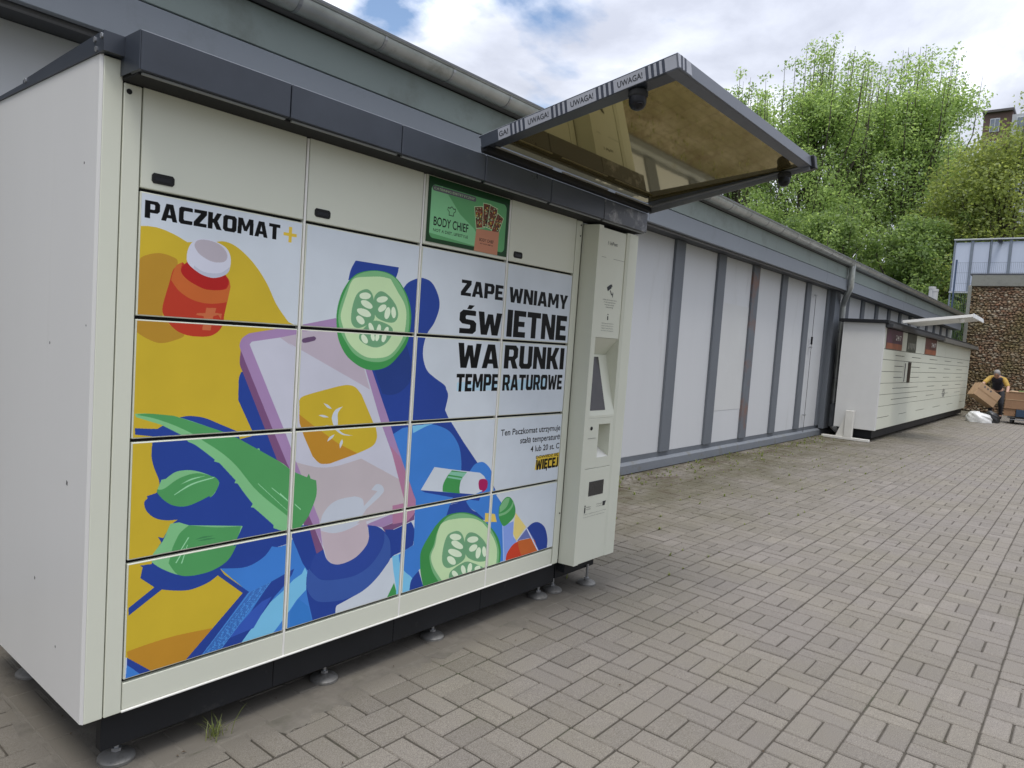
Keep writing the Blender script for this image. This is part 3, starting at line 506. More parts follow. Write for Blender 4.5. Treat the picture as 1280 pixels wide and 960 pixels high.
# paver material: concrete speckle, brick to brick tone, moss near the building, slight relief
pm = bpy.data.materials.new('concrete_paver'); pm.use_nodes = True; t = pm.node_tree; n = t.nodes; l = t.links; b = n['Principled BSDF']
b.inputs['Roughness'].default_value = 0.9; b.inputs['Specular IOR Level'].default_value = 0.3
geo = n.new('ShaderNodeNewGeometry')
def nn(scale, det, rough=0.6):
    q = n.new('ShaderNodeTexNoise'); l.new(geo.outputs['Position'], q.inputs['Vector']); q.inputs['Scale'].default_value = scale; q.inputs['Detail'].default_value = det; q.inputs['Roughness'].default_value = rough; return q
def mix(fac, a, c, bt='MIX'):
    q = n.new('ShaderNodeMix'); q.data_type = 'RGBA'; q.blend_type = bt
    for s_, v in ((0, fac), (6, a), (7, c)):
        if hasattr(v, 'links') or hasattr(v, 'is_linked'): l.new(v, q.inputs[s_])
        else: q.inputs[s_].default_value = v if s_ == 0 else (*v, 1)
    return q.outputs[2]
def rng(inp, a, c, d=0, e=1):
    q = n.new('ShaderNodeMapRange'); l.new(inp, q.inputs[0]); q.inputs[1].default_value = a; q.inputs[2].default_value = c; q.inputs[3].default_value = d; q.inputs[4].default_value = e; return q.outputs[0]
speck = nn(300, 3, .8)
base = mix(rng(speck.outputs['Fac'], .38, .62), (.120, .107, .093), (.275, .248, .219))
base = mix(rng(nn(1.1, 6).outputs['Fac'], .4, .62), base, mix(1.0, base, (1.0, 1.0, .93), 'MULTIPLY'))
base = mix(rng(nn(9, 6, .7).outputs['Fac'], .5, .75, 0, .45), base, (.19, .175, .15))
ta = n.new('ShaderNodeAttribute'); ta.attribute_name = 'tone'; oi = n.new('ShaderNodeObjectInfo')
sc_ = n.new('ShaderNodeSeparateColor'); l.new(oi.outputs['Color'], sc_.inputs[0])
ad = n.new('ShaderNodeMath'); ad.operation = 'ADD'; l.new(ta.outputs['Fac'], ad.inputs[0]); l.new(sc_.outputs[0], ad.inputs[1])
hs = n.new('ShaderNodeHueSaturation'); l.new(base, hs.inputs['Color']); l.new(ad.outputs[0], hs.inputs['Value'])
sx = n.new('ShaderNodeSeparateXYZ'); l.new(geo.outputs['Position'], sx.inputs[0])
near_wall = rng(sx.outputs[1], -0.5, 1.7)
mm = n.new('ShaderNodeMath'); mm.operation = 'MULTIPLY'; l.new(near_wall, mm.inputs[0]); l.new(rng(nn(1.6, 9, .7).outputs['Fac'], .34, .58), mm.inputs[1])
col = mix(mm.outputs[0], hs.outputs[0], (.080, .074, .036))
dk = n.new('ShaderNodeMath'); dk.operation = 'MULTIPLY'; l.new(rng(sx.outputs[1], .3, 1.7), dk.inputs[0]); l.new(rng(nn(3.1, 9, .75).outputs['Fac'], .50, .62), dk.inputs[1])
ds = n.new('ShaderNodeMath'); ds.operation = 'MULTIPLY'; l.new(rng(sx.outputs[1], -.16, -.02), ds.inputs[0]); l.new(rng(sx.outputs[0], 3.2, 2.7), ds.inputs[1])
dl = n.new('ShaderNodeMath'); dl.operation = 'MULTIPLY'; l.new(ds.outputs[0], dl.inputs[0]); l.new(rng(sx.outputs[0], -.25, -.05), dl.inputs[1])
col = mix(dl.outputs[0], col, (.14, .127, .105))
col = mix(dk.outputs[0], col, (.075, .055, .035))
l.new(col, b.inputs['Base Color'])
bp = n.new('ShaderNodeBump'); l.new(nn(260, 3).outputs['Fac'], bp.inputs['Height']); bp.inputs['Strength'].default_value = .25; bp.inputs['Distance'].default_value = .004; l.new(bp.outputs[0], b.inputs['Normal'])

def paver_mesh(lx, ly):
    q = MB(); q.box((-lx / 2, -ly / 2, -.03), (lx / 2, ly / 2, 0), .0045); q.f.pop(4) if False else None
    return q
GX, GY = 0.6986, -0.2489
bricks = []                                        # (x, y, along_x, halves)
for i in range(-46, 144):
    for j in range(-66, 11):
        x = GX + .2 * i; y = GY + .2 * j
        if y + .2 > 1.83 or x + .2 > 28.9: continue
        q = random.random()
        if q < .02:
            for a in (.05, .15):
                for b_ in (.05, .15): bricks.append((x + a, y + b_, 2))
            continue
        along = ((i + j) % 2 == 1) if q > .045 else ((i + j) % 2 == 0)
        for a in (.05, .15):
            bricks.append((x + .1, y + a, 0) if along else (x + a, y + .1, 1))
kinds = [(.193, .093), (.093, .193), (.093, .093)]
kmesh = [paver_mesh(*k).mesh('paver', pm) for k in kinds]
cl = np.array(cam.matrix_world.translation)
def seen(bk):
    d = np.array([bk[0], bk[1], 0]) - cl; z = d @ np.array(fw)
    if z < .3: return None
    X = d @ np.array(r2) / z * 893; Y = d @ np.array(u2) / z * 893
    if abs(X) > 655 or abs(Y) > 495: return None
    if bk[1] > 0.03 and -.1 < bk[0] < 2.85 : return None            # under the locker
    return z
vis = sorted([(z, k) for k, z in ((k, seen(bk)) for k, bk in enumerate(bricks)) if z is not None])
vis = [k for z, k in vis if not (-0.06 < bricks[k][0] < 2.9 and bricks[k][1] > -.02)][:300]
near = set(vis)
bm_v = np.array([v for v in paver_mesh(.1945, .0945).v]); del bm_v
# fine dust swept against and under the near locker, filling the joints
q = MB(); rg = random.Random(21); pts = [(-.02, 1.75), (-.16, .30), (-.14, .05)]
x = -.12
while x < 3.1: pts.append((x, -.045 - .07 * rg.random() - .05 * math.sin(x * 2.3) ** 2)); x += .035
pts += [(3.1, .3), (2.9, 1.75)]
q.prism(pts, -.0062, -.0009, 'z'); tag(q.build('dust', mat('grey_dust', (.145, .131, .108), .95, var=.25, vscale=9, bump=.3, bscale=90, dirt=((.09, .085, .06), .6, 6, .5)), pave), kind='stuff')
V = []; F = []; TN = []; off = 0
tmpl = [(np.array(paver_mesh(*k).v), paver_mesh(*k).f) for k in kinds]
for k, (x, y, kd) in enumerate(bricks):
    tone = min(1.22, max(.78, random.gauss(1.0, .05))); h = random.uniform(-.0022, .0022); dxy = (random.uniform(-.0012, .0012), random.uniform(-.0012, .0012)); rz = random.gauss(0, .004)
    tx, ty = random.gauss(0, .004), random.gauss(0, .004)
    if k in near:
        o = link('paver', kmesh[kd], pave); o.location = (x + dxy[0], y + dxy[1], h); o.rotation_euler = (tx, ty, rz); o.color = (tone, 1, 1, 1)
    else:
        tv, tf = tmpl[kd]; v = tv.copy(); v[:, 0] += x + dxy[0] - v[:, 1] * rz; v[:, 1] += y + dxy[1] + tv[:, 0] * rz; v[:, 2] += h + tv[:, 0] * ty + tv[:, 1] * tx
        V.append(v); F += [[off + q for q in f] for f in tf]; TN += [tone] * len(tf); off += len(v)
me = bpy.data.meshes.new('pavers'); me.from_pydata(np.concatenate(V).tolist(), [], F); me.update(); me.materials.append(pm)
at = me.attributes.new('tone', 'FLOAT', 'FACE'); at.data.foreach_set('value', TN)
po = link('pavers', me, pave); po.color = (0, 1, 1, 1); tag(po, kind='stuff')
# ------------------------------------------------------------------ shop building along the yard
bld = thing('shop_building', 'long low grey and white panelled building with gutter, running behind the parcel lockers', 'building')
BX0, BX1 = -7.0, 28.2
q = MB(); q.box((BX0, 1.86, 0), (BX1, 9.0, 3.25)); q.build('wall', stripm, bld)
q = MB(); q.prism([(1.765, 0.003), (1.765, .10), (1.80, .128), (1.88, .128), (1.88, 0.003)], BX0, BX1, 'x'); q.build('base_kerb', kerbm, bld)
q = MB(); q.box((BX0, 1.822, .13), (BX1, 1.87, .185)); q.build('base_rail', stripm, bld)
xs = [7.145 + 1.268 * k for k in range(-11, 17)]
for k, x in enumerate(xs):
    if x > BX1 - .3 or x < BX0 + .3: continue
    q = MB(); q.box((x - .125, 1.792, .186), (x + .125, 1.86, 2.795), .004); q.build('wall_strip', rustm if abs(x - 9.68) < .1 else stripm, bld)
    q = MB(); q.box((x + .125, 1.826, .186), (x + 1.143, 1.86, 2.795), .003); q.build('wall_panel', wallm, bld)
q = MB(); q.box((8.548, 1.8225, .64), (9.553, 1.8255, 2.16)); q.build('repainted_patch', patchm, bld)
q = MB(); q.box((13.52, 1.70, .13), (13.86, 1.80, 2.79), .004); q.build('corner_post', stripm, bld)
q = MB(); q.box((BX0, 1.52, 2.797), (BX1, 9.0, 2.83)); q.build('soffit', soffm, bld)
q = MB(); q.box((BX0, 1.585, 2.780), (BX1, 1.625, 2.7965), .002); q.build('soffit_trim', soffl, bld)
for z0, z1, y, m_, ln in ((2.79, 2.992, 1.515, fasl, 6.4), (3.004, 3.225, 1.53, fasu, 6.4)):
    x = BX0
    while x < BX1:
        x2 = min(BX1, x + ln)
        q = MB(); q.box((x + .001, y, z0), (x2 - .001, y + .04, z1), .004); q.build('fascia_board', m_, bld); x = x2
q = MB(); q.box((BX0, 1.545, 2.99), (BX1, 1.60, 3.26)); q.build('fascia_backing', gapm, bld)
q = MB(); q.prism([(1.36, 3.315), (1.36, 3.33), (9.1, 3.75), (9.1, 3.72), (1.62, 3.24), (1.54, 3.24)], BX0, BX1 + .1, 'x'); q.build('roof', mat('roof_sheet', (.13, .135, .14), .5), bld)
q = MB(); q.add([(BX0, 9, 0), (BX1, 9, 0), (BX1, 9, 3.7), (BX0, 9, 3.7)], [(0, 1, 2, 3)]); q.build('rear_wall', stripm, bld)
# half round gutter
gut = []
for k in range(13):
    a = math.pi + math.pi * k / 12; gut.append((1.452 + .075 * math.cos(a), 3.312 + .075 * math.sin(a)))
prof = [(1.368, 3.318)] + gut + [(1.452 + .071, 3.316)] + [(1.452 + .069 * math.cos(math.pi + math.pi * k / 12), 3.316 + .069 * math.sin(math.pi + math.pi * k / 12)) for k in range(12, -1, -1)]
q = MB(); q.prism(prof, BX0, BX1 + .12, 'x'); gt = q.build('gutter', gutm, bld, smooth=True)
q = MB(); q.tube([(BX0, 1.372, 3.318), (BX1 + .12, 1.372, 3.318)], .011, 8); q.build('gutter_bead', gutm, gt, smooth=True)
x = BX0 + .35
while x < BX1:
    q = MB(); pr = [(1.452 + .079 * math.cos(math.pi + math.pi * k / 10), 3.312 + .079 * math.sin(math.pi + math.pi * k / 10)) for k in range(11)]
    q.prism(pr + [(1.452 + .0755 * math.cos(math.pi + math.pi * k / 10), 3.312 + .0755 * math.sin(math.pi + math.pi * k / 10)) for k in range(10, -1, -1)], x, x + .022, 'x'); q.build('gutter_bracket', zinc, gt); x += .62
# downpipe
q = MB(); q.tube([(13.50, 1.45, 3.26), (13.50, 1.45, 2.93), (13.53, 1.455, 2.86), (13.80, 1.60, 2.66), (13.92, 1.655, 2.58), (13.95, 1.67, 2.50), (13.97, 1.675, .62)], .054, 14, cap=True); dp = q.build('downpipe', gutm, bld, smooth=True)
q = MB(); q.tube([(13.97, 1.675, .62), (13.97, 1.675, .16)], .071, 14); q.build('pipe_socket', mat('grey_plastic_pipe', (.2, .215, .23), .5), dp, smooth=True)
q = MB(); q.tube([(13.97, 1.66, .16), (13.93, 1.5, .06), (13.92, 1.42, .05)], .05, 12); q.build('pipe_shoe', cream_light, dp, smooth=True)
for z in (2.0, 1.1, .64): q = MB(); q.tube([(13.97, 1.675, z), (13.97, 1.675, z + .03)], .069, 14); q.build('pipe_clamp', zinc, dp, smooth=True)
# lightning rod conductor on the last bay
q = MB(); q.tube([(12.55, 1.775, 2.60), (12.55, 1.775, .02)], .0045, 6)
rod = q.build('lightning_conductor', inkg, bld)
for z in (2.6, 1.66, .42): q = MB(); q.box((12.50, 1.765, z), (12.60, 1.795, z + .018)); q.build('rod_clip', zinc, rod)
q = MB(); q.box((12.535, 1.76, 1.72), (12.565, 1.79, 1.86), .004); q.build('rod_clamp', black, rod)
q = MB(); q.tube([(13.1, 1.36, 3.36), (13.16, 1.34, 3.43), (13.26, 1.34, 3.42), (13.28, 1.36, 3.2), (13.24, 1.5, 2.95)], .004, 6); q.build('gutter_wire', zinc, bld)
for (x, y, z0, z1, r) in ((27.2, 2.35, 3.3, 4.12, .10), (25.3, 1.95, 3.3, 3.86, .085)):
    q = MB(); q.lathe([(r, z0), (r, z1), (r * 1.12, z1), (r * 1.12, z1 + .08), (r * .9, z1 + .08)], (x, y, 0), 14); q.build('roof_vent_pipe', mat('pale_vent_pipe', (.42, .42, .41), .5, streak=True), bld, smooth=True)

# ------------------------------------------------------------------ near parcel locker
LK = thing('parcel_locker', 'large white parcel locker with colourful printed doors and an open grey canopy, nearest the camera', 'parcel locker', 'parcel lockers against the building')
CXS = [0.0, .580, 1.160, 1.736, 2.303]; RZ = [2.150, 1.843, 1.457, 1.076, .6925, .308]; SILL = .209
DEP = 1.02
q = MB(); q.box((-.058, .02, SILL + .002), (2.362, DEP, 2.205)); q.build('cabinet', gapm, LK)
q = MB()
q.prism([(-.118, .012), (-.112, .002), (-.1105, .002), (-.1105, DEP + .01), (-.118, DEP + .01)], SILL, 2.203, 'z')
q.build('side_panel', cream_side, LK)
q = MB(); q.box((-.110, .0, SILL), (-.0575, .03, 2.200), .002); q.build('corner_flange', cream, LK)
q = MB(); q.box((2.362, .02, SILL), (2.372, DEP, 2.2)); q.build('end_panel', cream, LK)
q = MB(); q.box((-.118, DEP + .011, SILL), (2.372, DEP + .02, 2.2)); q.build('back_panel', cream_side, LK)
q = MB(); q.box((-.054, -.001, SILL), (-.0035, .02, 2.141), .002); ps = q.build('corner_post', cream, LK)
q = MB(); q.tube([(-.040, -.0025, 2.118), (-.040, .004, 2.118)], .008, 14); q.build('lock_hole', gapm, ps)
q = MB(); q.box((2.3065, -.001, SILL), (2.360, .02, 2.141), .002); ps = q.build('end_post', cream, LK)
for z in (2.118, 2.06, .5): q = MB(); q.tube([(2.345, -.003, z), (2.345, .001, z)], .0045, 10); q.build('screw', gapm, ps)
for x in CXS[1:4]:
    q = MB(); q.box((x - .0045, .0005, .21), (x + .0045, .02, 2.141), .001); q.build('mullion', cream_light, LK)
# doors
DOORS = {}
for c in range(4):
    for r in range(5):
        x0 = CXS[c] + (.0075 if c else .0015); x1 = CXS[c + 1] - (.0075 if c < 3 else .0015); z1 = RZ[r] - .0055; z0 = RZ[r + 1] + .0055
        y = random.uniform(-.0008, .0008)
        q = MB(); q.box((x0, y, z0), (x1, y + .018, z1), .0022, 0)
        d = q.build('door', cream, LK); DOORS[c, r] = d
        if r == 0:
            if c == 2: continue
            q = MB(); sxx = x0 + .032
            if c == 0:
                pass
            w_ = .069
            hx = (sxx, sxx + w_) if c < 3 else (1.779, 1.847)
            q.prism([(hx[0] + .006, 1.869), (hx[1] - .006, 1.869), (hx[1], 1.876), (hx[1], 1.893), (hx[1] - .006, 1.900), (hx[0] + .006, 1.900), (hx[0], 1.893), (hx[0], 1.876)], y - .0022, y + .004, 'y'); hr = q.build('handle_recess', gapm, d)
            q = MB(); q.box((hx[0] + .010, y - .0032, 1.876), (hx[1] - .010, y - .0018, 1.889), .0006); q.build('recess_grip', black, hr)
        else:
            q = MB(); q.add([(x0 + .004, y - .0006, z0 + .004), (x1 - .004, y - .0006, z0 + .004), (x1 - .004, y - .0006, z1 - .004), (x0 + .004, y - .0006, z1 - .004)], [(0, 1, 2, 3)])
            q.build('printed_film', print_m, d)
for c in range(4):
    x0 = CXS[c] + (.004 if c else .0); x1 = CXS[c + 1] - .004
    q = MB(); q.box((x0, .001, SILL + .006), (x1, .02, RZ[5] - .006), .002); q.build('sill_panel', cream, LK)
q = MB(); q.box((-.003, -.004, SILL - .001), (2.305, .02, SILL + .0055), .0015); q.build('sill_lip', cream_light, LK)
for (y, z, s_) in ((.16, .92, .010), (.34, 1.35, .006), (.10, 1.9, .005), (.42, .55, .007), (.22, .38, .005), (.05, 1.42, .004)):    # chips and scuffs in the side paint
    q = MB(); q.prism([(y, z), (y + s_, z + s_ * .3), (y + s_ * .8, z + s_ * 1.6), (y - s_ * .2, z + s_ * 1.2)], -.1186, -.1176, 'x'); q.build('paint_chip', inkg, LK)
# advert on the third column
P3 = PAL
ad = DOORS[2, 0]
q = MB(); q.box((1.181, -.0035, 1.862), (1.721, -.0015, 2.139)); av = q.build('advert_board', mat('ad_dark_green', alb(P3['darkgreen'], 1.3), .3), ad)
AW, AH = 540, 280
im2 = np.zeros((AH, AW, 3), np.float32); im2[:] = to_srgb(alb(P3['darkgreen'], 1.3)); BK = img
def ap(pts, c, k=1.3): fillpoly(im2, 1181, 1860, pts, to_srgb(alb(P3[c], k)))
def rrect(x0, z0, x1, z1, r): 
    o = []
    for cx_, cz_, a0 in ((x1 - r, z1 - r, 0), (x0 + r, z1 - r, 90), (x0 + r, z0 + r, 180), (x1 - r, z0 + r, 270)):
        for k in range(7): a = math.radians(a0 + 15 * k); o.append((cx_ + r * math.cos(a), cz_ + r * math.sin(a)))
    return o
ap(rrect(1197, 1880, 1700, 2108, 24), 'adgreen')
ap([(1197, 1900), (1560, 1880), (1480, 1960), (1380, 2010), (1300, 2080), (1260, 2108), (1197, 2090)], 'adlight', 1.35)
ap(rrect(1203, 2082, 1480, 2104, 9), 'grey', 1.2)
def at_(txt, x0, x1, z0, z1, c='black', off=0.0):
    a, fs = fit_text(txt, x0, x1, z0, z1, off)
    for f in fs: ap([a[i] for i in f], c)
at_('CATERING DIETETYCZNY', 1212, 1470, 2088, 2098, 'flesh')
at_('BODY CHIEF', 1220, 1440, 1935, 1974, off=0.012); at_('NOT A DIET, LIFESTYLE', 1220, 1440, 1908, 1922)
for s_ in ([(1310,1992),(1340,1992),(1342,2008),(1352,2014),(1350,2028),(1338,2026),(1326,2034),(1314,2026),(1302,2028),(1300,2014),(1310,2008)], ): 
    ap(s_, 'black')
ap([(1313,1995),(1337,1995),(1339,2009),(1349,2015),(1347,2025),(1338,2022),(1326,2031),(1315,2022),(1304,2025),(1303,2015),(1313,2009)], 'adlight', 1.35)
rr_ = random.Random(5)
for (cx_, cz_, w_, h_, a) in ((1510,2018,60,100,-12),(1560,2035,56,110,-2),(1600,2030,58,110,8),(1640,2005,52,100,22)):
    ca, sa = math.cos(math.radians(-a)), math.sin(math.radians(-a))
    f_ = lambda u, v: (cx_ + u * ca - v * sa, cz_ + u * sa + v * ca)
    ap([f_(-w_/2, -h_/2), f_(w_/2, -h_/2), f_(w_/2, h_/2), f_(-w_/2, h_/2)], 'flesh', 1.4)
    ap([f_(-w_/2+3, -h_/2+3), f_(w_/2-3, -h_/2+3), f_(w_/2-3, h_/2-3), f_(-w_/2+3, h_/2-3)], 'food')
    for _ in range(60):
        u, v = rr_.uniform(-w_/2+6, w_/2-6), rr_.uniform(-h_/2+6, h_/2-6); s_ = rr_.uniform(2, 6)
        ap([f_(u - s_, v), f_(u, v - s_), f_(u + s_, v + 1), f_(u, v + s_)], rr_.choice(['gold', 'flesh', 'crimson', 'black', 'greend', 'kraft']), 1.0)
ap([(1486,1862),(1652,1862),(1655,1972),(1494,1964)], 'kraft')
at_('BODY CHIEF', 1520, 1620, 1912, 1926); at_('NOT A DIET, LIFESTYLE', 1525, 1615, 1898, 1904)
im_ad = bpy.data.images.new('advert_print', AW, AH, alpha=False); px = np.ones((AH, AW, 4), np.float32); px[..., :3] = im2; im_ad.pixels.foreach_set(px.ravel()); im_ad.update(); im_ad.pack()
q = MB(); q.add([(1.181, -.004, 1.862), (1.721, -.004, 1.862), (1.721, -.004, 2.139), (1.181, -.004, 2.139)], [(0, 1, 2, 3)]); q.build('advert_print', image_mat('advert_film', im_ad, 1.181, 1.721, 1.860, 2.140, .3), ad)
# plinth, feet, header and roof
px_ = [-.052, .556, 1.155, 1.735, 2.372]
for a, b_ in zip(px_, px_[1:]):
    q = MB(); q.box((a + .001, .024, .088), (b_ - .001, .06, SILL - .003), .002); q.build('plinth', anthr_dark, LK)
q = MB(); q.box((.0, .075, .105), (2.36, DEP, SILL - .003)); q.build('chassis', anthr_dark, LK)
def foot(x, y, parent, h=.15):
    q = MB(); q.lathe([(.057, .001), (.057, .010), (.050, .017), (.020, .024), (.010, .030)], (x, y, 0), 22); fo = q.build('foot', mat('dusty_foot_plate', (.22, .215, .2), .5, metal=.4, dirt=((.1, .09, .07), .7, 30, .5)), parent, smooth=True)
    q = MB(); q.tube([(x, y, .024), (x, y, h)], .008, 10); q.lathe([(.016, .030), (.016, .040)], (x, y, 0), 6); q.build('foot_bolt', zinc, fo); return fo
for x, y in ((.03, .10), (.843, .09), (1.471, .09), (2.304, .08), (2.454, .085)): foot(x, y, LK)
for x in (.03, .85, 1.47, 2.3): foot(x, .9, LK)
HX = [-.066, .418, .908, 1.394, 1.882, 2.370, 2.848]
for k in range(6):
    a, b_ = HX[k], HX[k + 1]
    q = MB(); q.box((a + .002, -.130, 2.150), (b_ - .002, -.062, 2.262), .003); hd = q.build('header_panel', anthr if k < 5 else mat('scratched_anthracite', (.05, .055, .065), .3, dirt=((.42, .42, .42), .8, 9, .5)), LK)
    q = MB(); q.box((a + .012, -.118, 2.1425), (b_ - .012, -.108, 2.1495), .001); q.build('header_lip', mat('grey_lip', (.20, .21, .2), .4), hd)
q = MB(); q.box((-.060, -.105, 2.1435), (2.846, .03, 2.2), .002); q.build('header_underside', gapm, LK)
q = MB(); q.box((-.0675, -.1285, 2.152), (-.0645, -.0035, 2.261), .001); q.build('header_end', anthr, LK)
q = MB(); q.box((-.060, -.061, 2.2015), (2.846, DEP, 2.25)); q.build('roof_deck', anthr, LK)
q = MB(); q.prism([(-.03, 2.259), (.30, 2.247), (.64, 2.232), (.642, 2.222), (DEP + .02, 2.214), (DEP + .02, 2.204), (.0, 2.204), (-.03, 2.204)], -.124, -.064, 'x'); rr = q.build('roof_edge', anthr, LK)
for y, z in ((-.018, 2.245), (.03, 2.243), (.02, 2.215), (.61, 2.226)): q = MB(); q.tube([(-.128, y, z), (-.122, y, z)], .008, 6); q.build('rivet', zinc, rr)
# canopy: local frame x along the locker, y outward (down the slope), z normal
ang = math.atan2(.175, .91)
CT = Matrix.Translation((1.352, -.130, 2.296)) @ Matrix.Rotation(-ang, 4, 'X')
CL, CWD = .925, 1.50
mirror = bpy.data.materials.new('tinted_mirror_film'); mirror.use_nodes = True
b = mirror.node_tree.nodes['Principled BSDF']; b.inputs['Base Color'].default_value = (.46, .37, .14, 1); b.inputs['Metallic'].default_value = .9; b.inputs['Roughness'].default_value = .035
nz = mirror.node_tree.nodes.new('ShaderNodeTexNoise'); nz.inputs['Scale'].default_value = 3.5; bq = mirror.node_tree.nodes.new('ShaderNodeBump'); bq.inputs['Strength'].default_value = .01; bq.inputs['Distance'].default_value = .02
tcn = mirror.node_tree.nodes.new('ShaderNodeTexCoord'); mirror.node_tree.links.new(tcn.outputs['Object'], nz.inputs['Vector'])
mirror.node_tree.links.new(nz.outputs['Fac'], bq.inputs['Height']); mirror.node_tree.links.new(bq.outputs[0], b.inputs['Normal'])
q = MB(); q.prism([(-CL + .012, -.0125), (.0, .0290), (.0, .0315), (-CL + .012, -.0105)], .03, CWD - .03, 'x', T=CT); can = q.build('canopy', mirror, LK)
q = MB(); q.box((.0, -CL, .0325), (CWD, .01, .040), .002, T=CT); q.build('canopy_top', anthr, can)
q = MB(); q.box((0, -CL, -.016), (.006, .0, .036), .001, T=CT); q.prism([(-CL + .02, -.0175), (-.002, -.004), (-.002, .003), (-CL + .02, -.0135)], .0062, .080, 'x', T=CT); q.build('side_bar', anthr, can)
q = MB(); q.box((CWD - .006, -CL, -.036), (CWD, .0, .036), .001, T=CT); q.prism([(-CL + .02, -.0175), (-.002, -.004), (-.002, .003), (-CL + .02, -.0135)], CWD - .03, CWD - .0062, 'x', T=CT); q.build('side_bar', mat('side_bar_grey', (.20, .21, .23), .35, var=.1), can)
q = MB(); q.box((-.003, -CL - .008, -.018), (CWD + .0, -CL - .001, .038), .001, T=CT); q.box((.0, -CL - .0005, -.0175), (CWD, -CL + .045, -.0135), .001, T=CT); q.build('front_bar', mat('front_bar_grey', (.10, .11, .13), .4, var=.1), can)
q = MB(); q.box((CWD + .0005, -CL - .025, -.03), (CWD + .045, -CL + .05, .04), .004, T=CT); q.build('end_cap', black, can)
q = MB(); q.box((.01, -.02, -.03), (CWD - .01, .012, .0), .002, T=CT); q.build('hinge_rail', anthr_dark, can)
for x in (.05, .55, 1.05): q = MB(); q.box((x, -.045, -.012), (x + .42, -.036, -.006), .001, T=CT); q.build('led_strip', mat('dull_aluminium', (.3, .3, .28), .35, metal=.6), can)
# warning tape on the outer side: pale tape, dark stripes, lettering
q = MB(); q.box((-.0012, -CL - .006, -.013), (-.0002, -.10, .034), 0, T=CT); tp = q.build('warning_tape', mat('pale_grey_tape', (.30, .31, .34), .45, dirt=((.12, .12, .12), .4, 18, .55)), can)
def tape_text(u0, u1, txt, parent):
    a, fs = fit_text(txt, 0, 1, 0, 1, .015)
    vs = [(-.0018, -(u0 + (u1 - u0) * p[0]), -.001 + .023 * p[1]) for p in a]
    q = MB(); q.add([CT @ Vector(v) for v in vs], fs); q.build('lettering', ink, parent, fix=False)
u = .105
tape_text(u, u + .05, 'GA!', tp); u += .062
while u < CL - .02:
    q = MB()
    for k in range(4): q.prism([(-(u + .022 * k), -.0128), (-(u + .011 + .022 * k), -.0128), (-(u + .011 + .022 * k), .0338), (-(u + .022 * k), .0338)], -.0019, -.0013, 'x', T=CT)
    q.build('tape_stripes', mat('tape_navy', (.022, .028, .045), .5), tp); u += .094
    if u + .12 < CL + .02: tape_text(u, u + .105, 'UWAGA!', tp)
    u += .118
q = MB(); q.box((-.004, -CL - .0092, -.014), (.10, -CL - .0082, .036), 0, T=CT); tw = q.build('tape_wrap', mat('pale_grey_tape'.replace('pale', 'pale'), (0, 0, 0)), can)
q = MB(); q.prism([(.012, -.014), (.026, -.014), (.034, .036), (.020, .036)], -CL - .0099, -CL - .0093, 'y', T=CT); q.prism([(.04, -.014), (.054, -.014), (.062, .036), (.048, .036)], -CL - .0099, -CL - .0093, 'y', T=CT); q.build('tape_stripes', MATS['tape_navy'], tw)
def dome(lx, ly, s=1.0):
    q = MB(); T = CT @ Matrix.Translation((lx, ly, -.016))
    T = Matrix.Translation(T.translation)
    q.lathe([(.030 * s, 0), (.034 * s, -.006), (.034 * s, -.022), (.031 * s, -.026)], n=24, T=T); d = q.build('camera_dome', rubber, can, smooth=True)
    q = MB(); q.lathe([(.0305 * s, -.026), (.0305 * s, -.044), (.028 * s, -.056), (.021 * s, -.066), (.010 * s, -.072)], n=24, T=T); 
    q.lathe([(.011 * s, -.035), (.011 * s, -.0375)], n=12, T=T @ Matrix.Translation((-.018 * s, -.02 * s, -.02))); q.build('camera_eye', black, can, smooth=True)
dome(.045, -.745, 1.08); dome(CWD - .01, -.80, 1.0)

# ------------------------------------------------------------------ control terminal beside the near locker
TM = thing('parcel_terminal', 'tall cream control column with screen and card reader at the printed locker', 'terminal')
fy = -.092
q = MB()
TL_, TR_ = 2.377, 2.842
q.prism([(TL_, .005), (2.392, fy), (2.436, fy), (2.436, -.02), (TL_ + .004, -.02 + .03)], SILL - .005, 2.128, 'z'); q.build('left_cheek', cream, TM)
q = MB(); q.prism([(2.706, fy + .008), (2.728, fy), (2.822, fy), (TR_, fy + .02), (TR_, .02), (2.706, .02)], SILL - .005, 2.128, 'z'); q.build('right_cheek', cream, TM)
q = MB(); q.box((TL_ + .005, .021, SILL + .01), (TR_ - .003, .62, 2.14)); q.build('cabinet', cream, TM)
q = MB(); q.box((2.4363, fy + .012, 1.508), (2.7057, .01, 2.122), .002); npn = q.build('notice_panel', cream, TM)
def flat(parent, txt, x0, x1, z0, z1, y, off=0.0, m=ink, name='lettering'):
    a, fs = fit_text(txt, x0, x1, z0, z1, off)
    q = MB(); q.add([(p[0], y, p[1]) for p in a], fs); return q.build(name, m, parent, fix=False)
yn = fy + .0112
flat(npn, 'InPost', 2.535, 2.612, 2.035, 2.055, yn, .01, inkg)
q = MB()
for k in range(3): a = math.radians(140 + 40 * k); q.prism([(2.522 + .004 * math.cos(a), 2.045 + .004 * math.sin(a)), (2.522 + .014 * math.cos(a - .15), 2.045 + .014 * math.sin(a - .15)), (2.522 + .014 * math.cos(a + .15), 2.045 + .014 * math.sin(a + .15))], yn - .0004, yn, 'y')
q.build('emblem', inkg, npn)
q = MB(); q.box((2.4365, yn - .0003, 1.960), (2.50, yn + .0001, 1.9615)); q.box((2.58, yn - .0003, 1.960), (2.705, yn + .0001, 1.9615)); q.build('seam', inkg, npn)
q = MB()                                          # camera pictogram
TP = Matrix.Translation((2.562, 0, 1.798)) @ Matrix.Rotation(math.radians(-28), 4, 'Y')
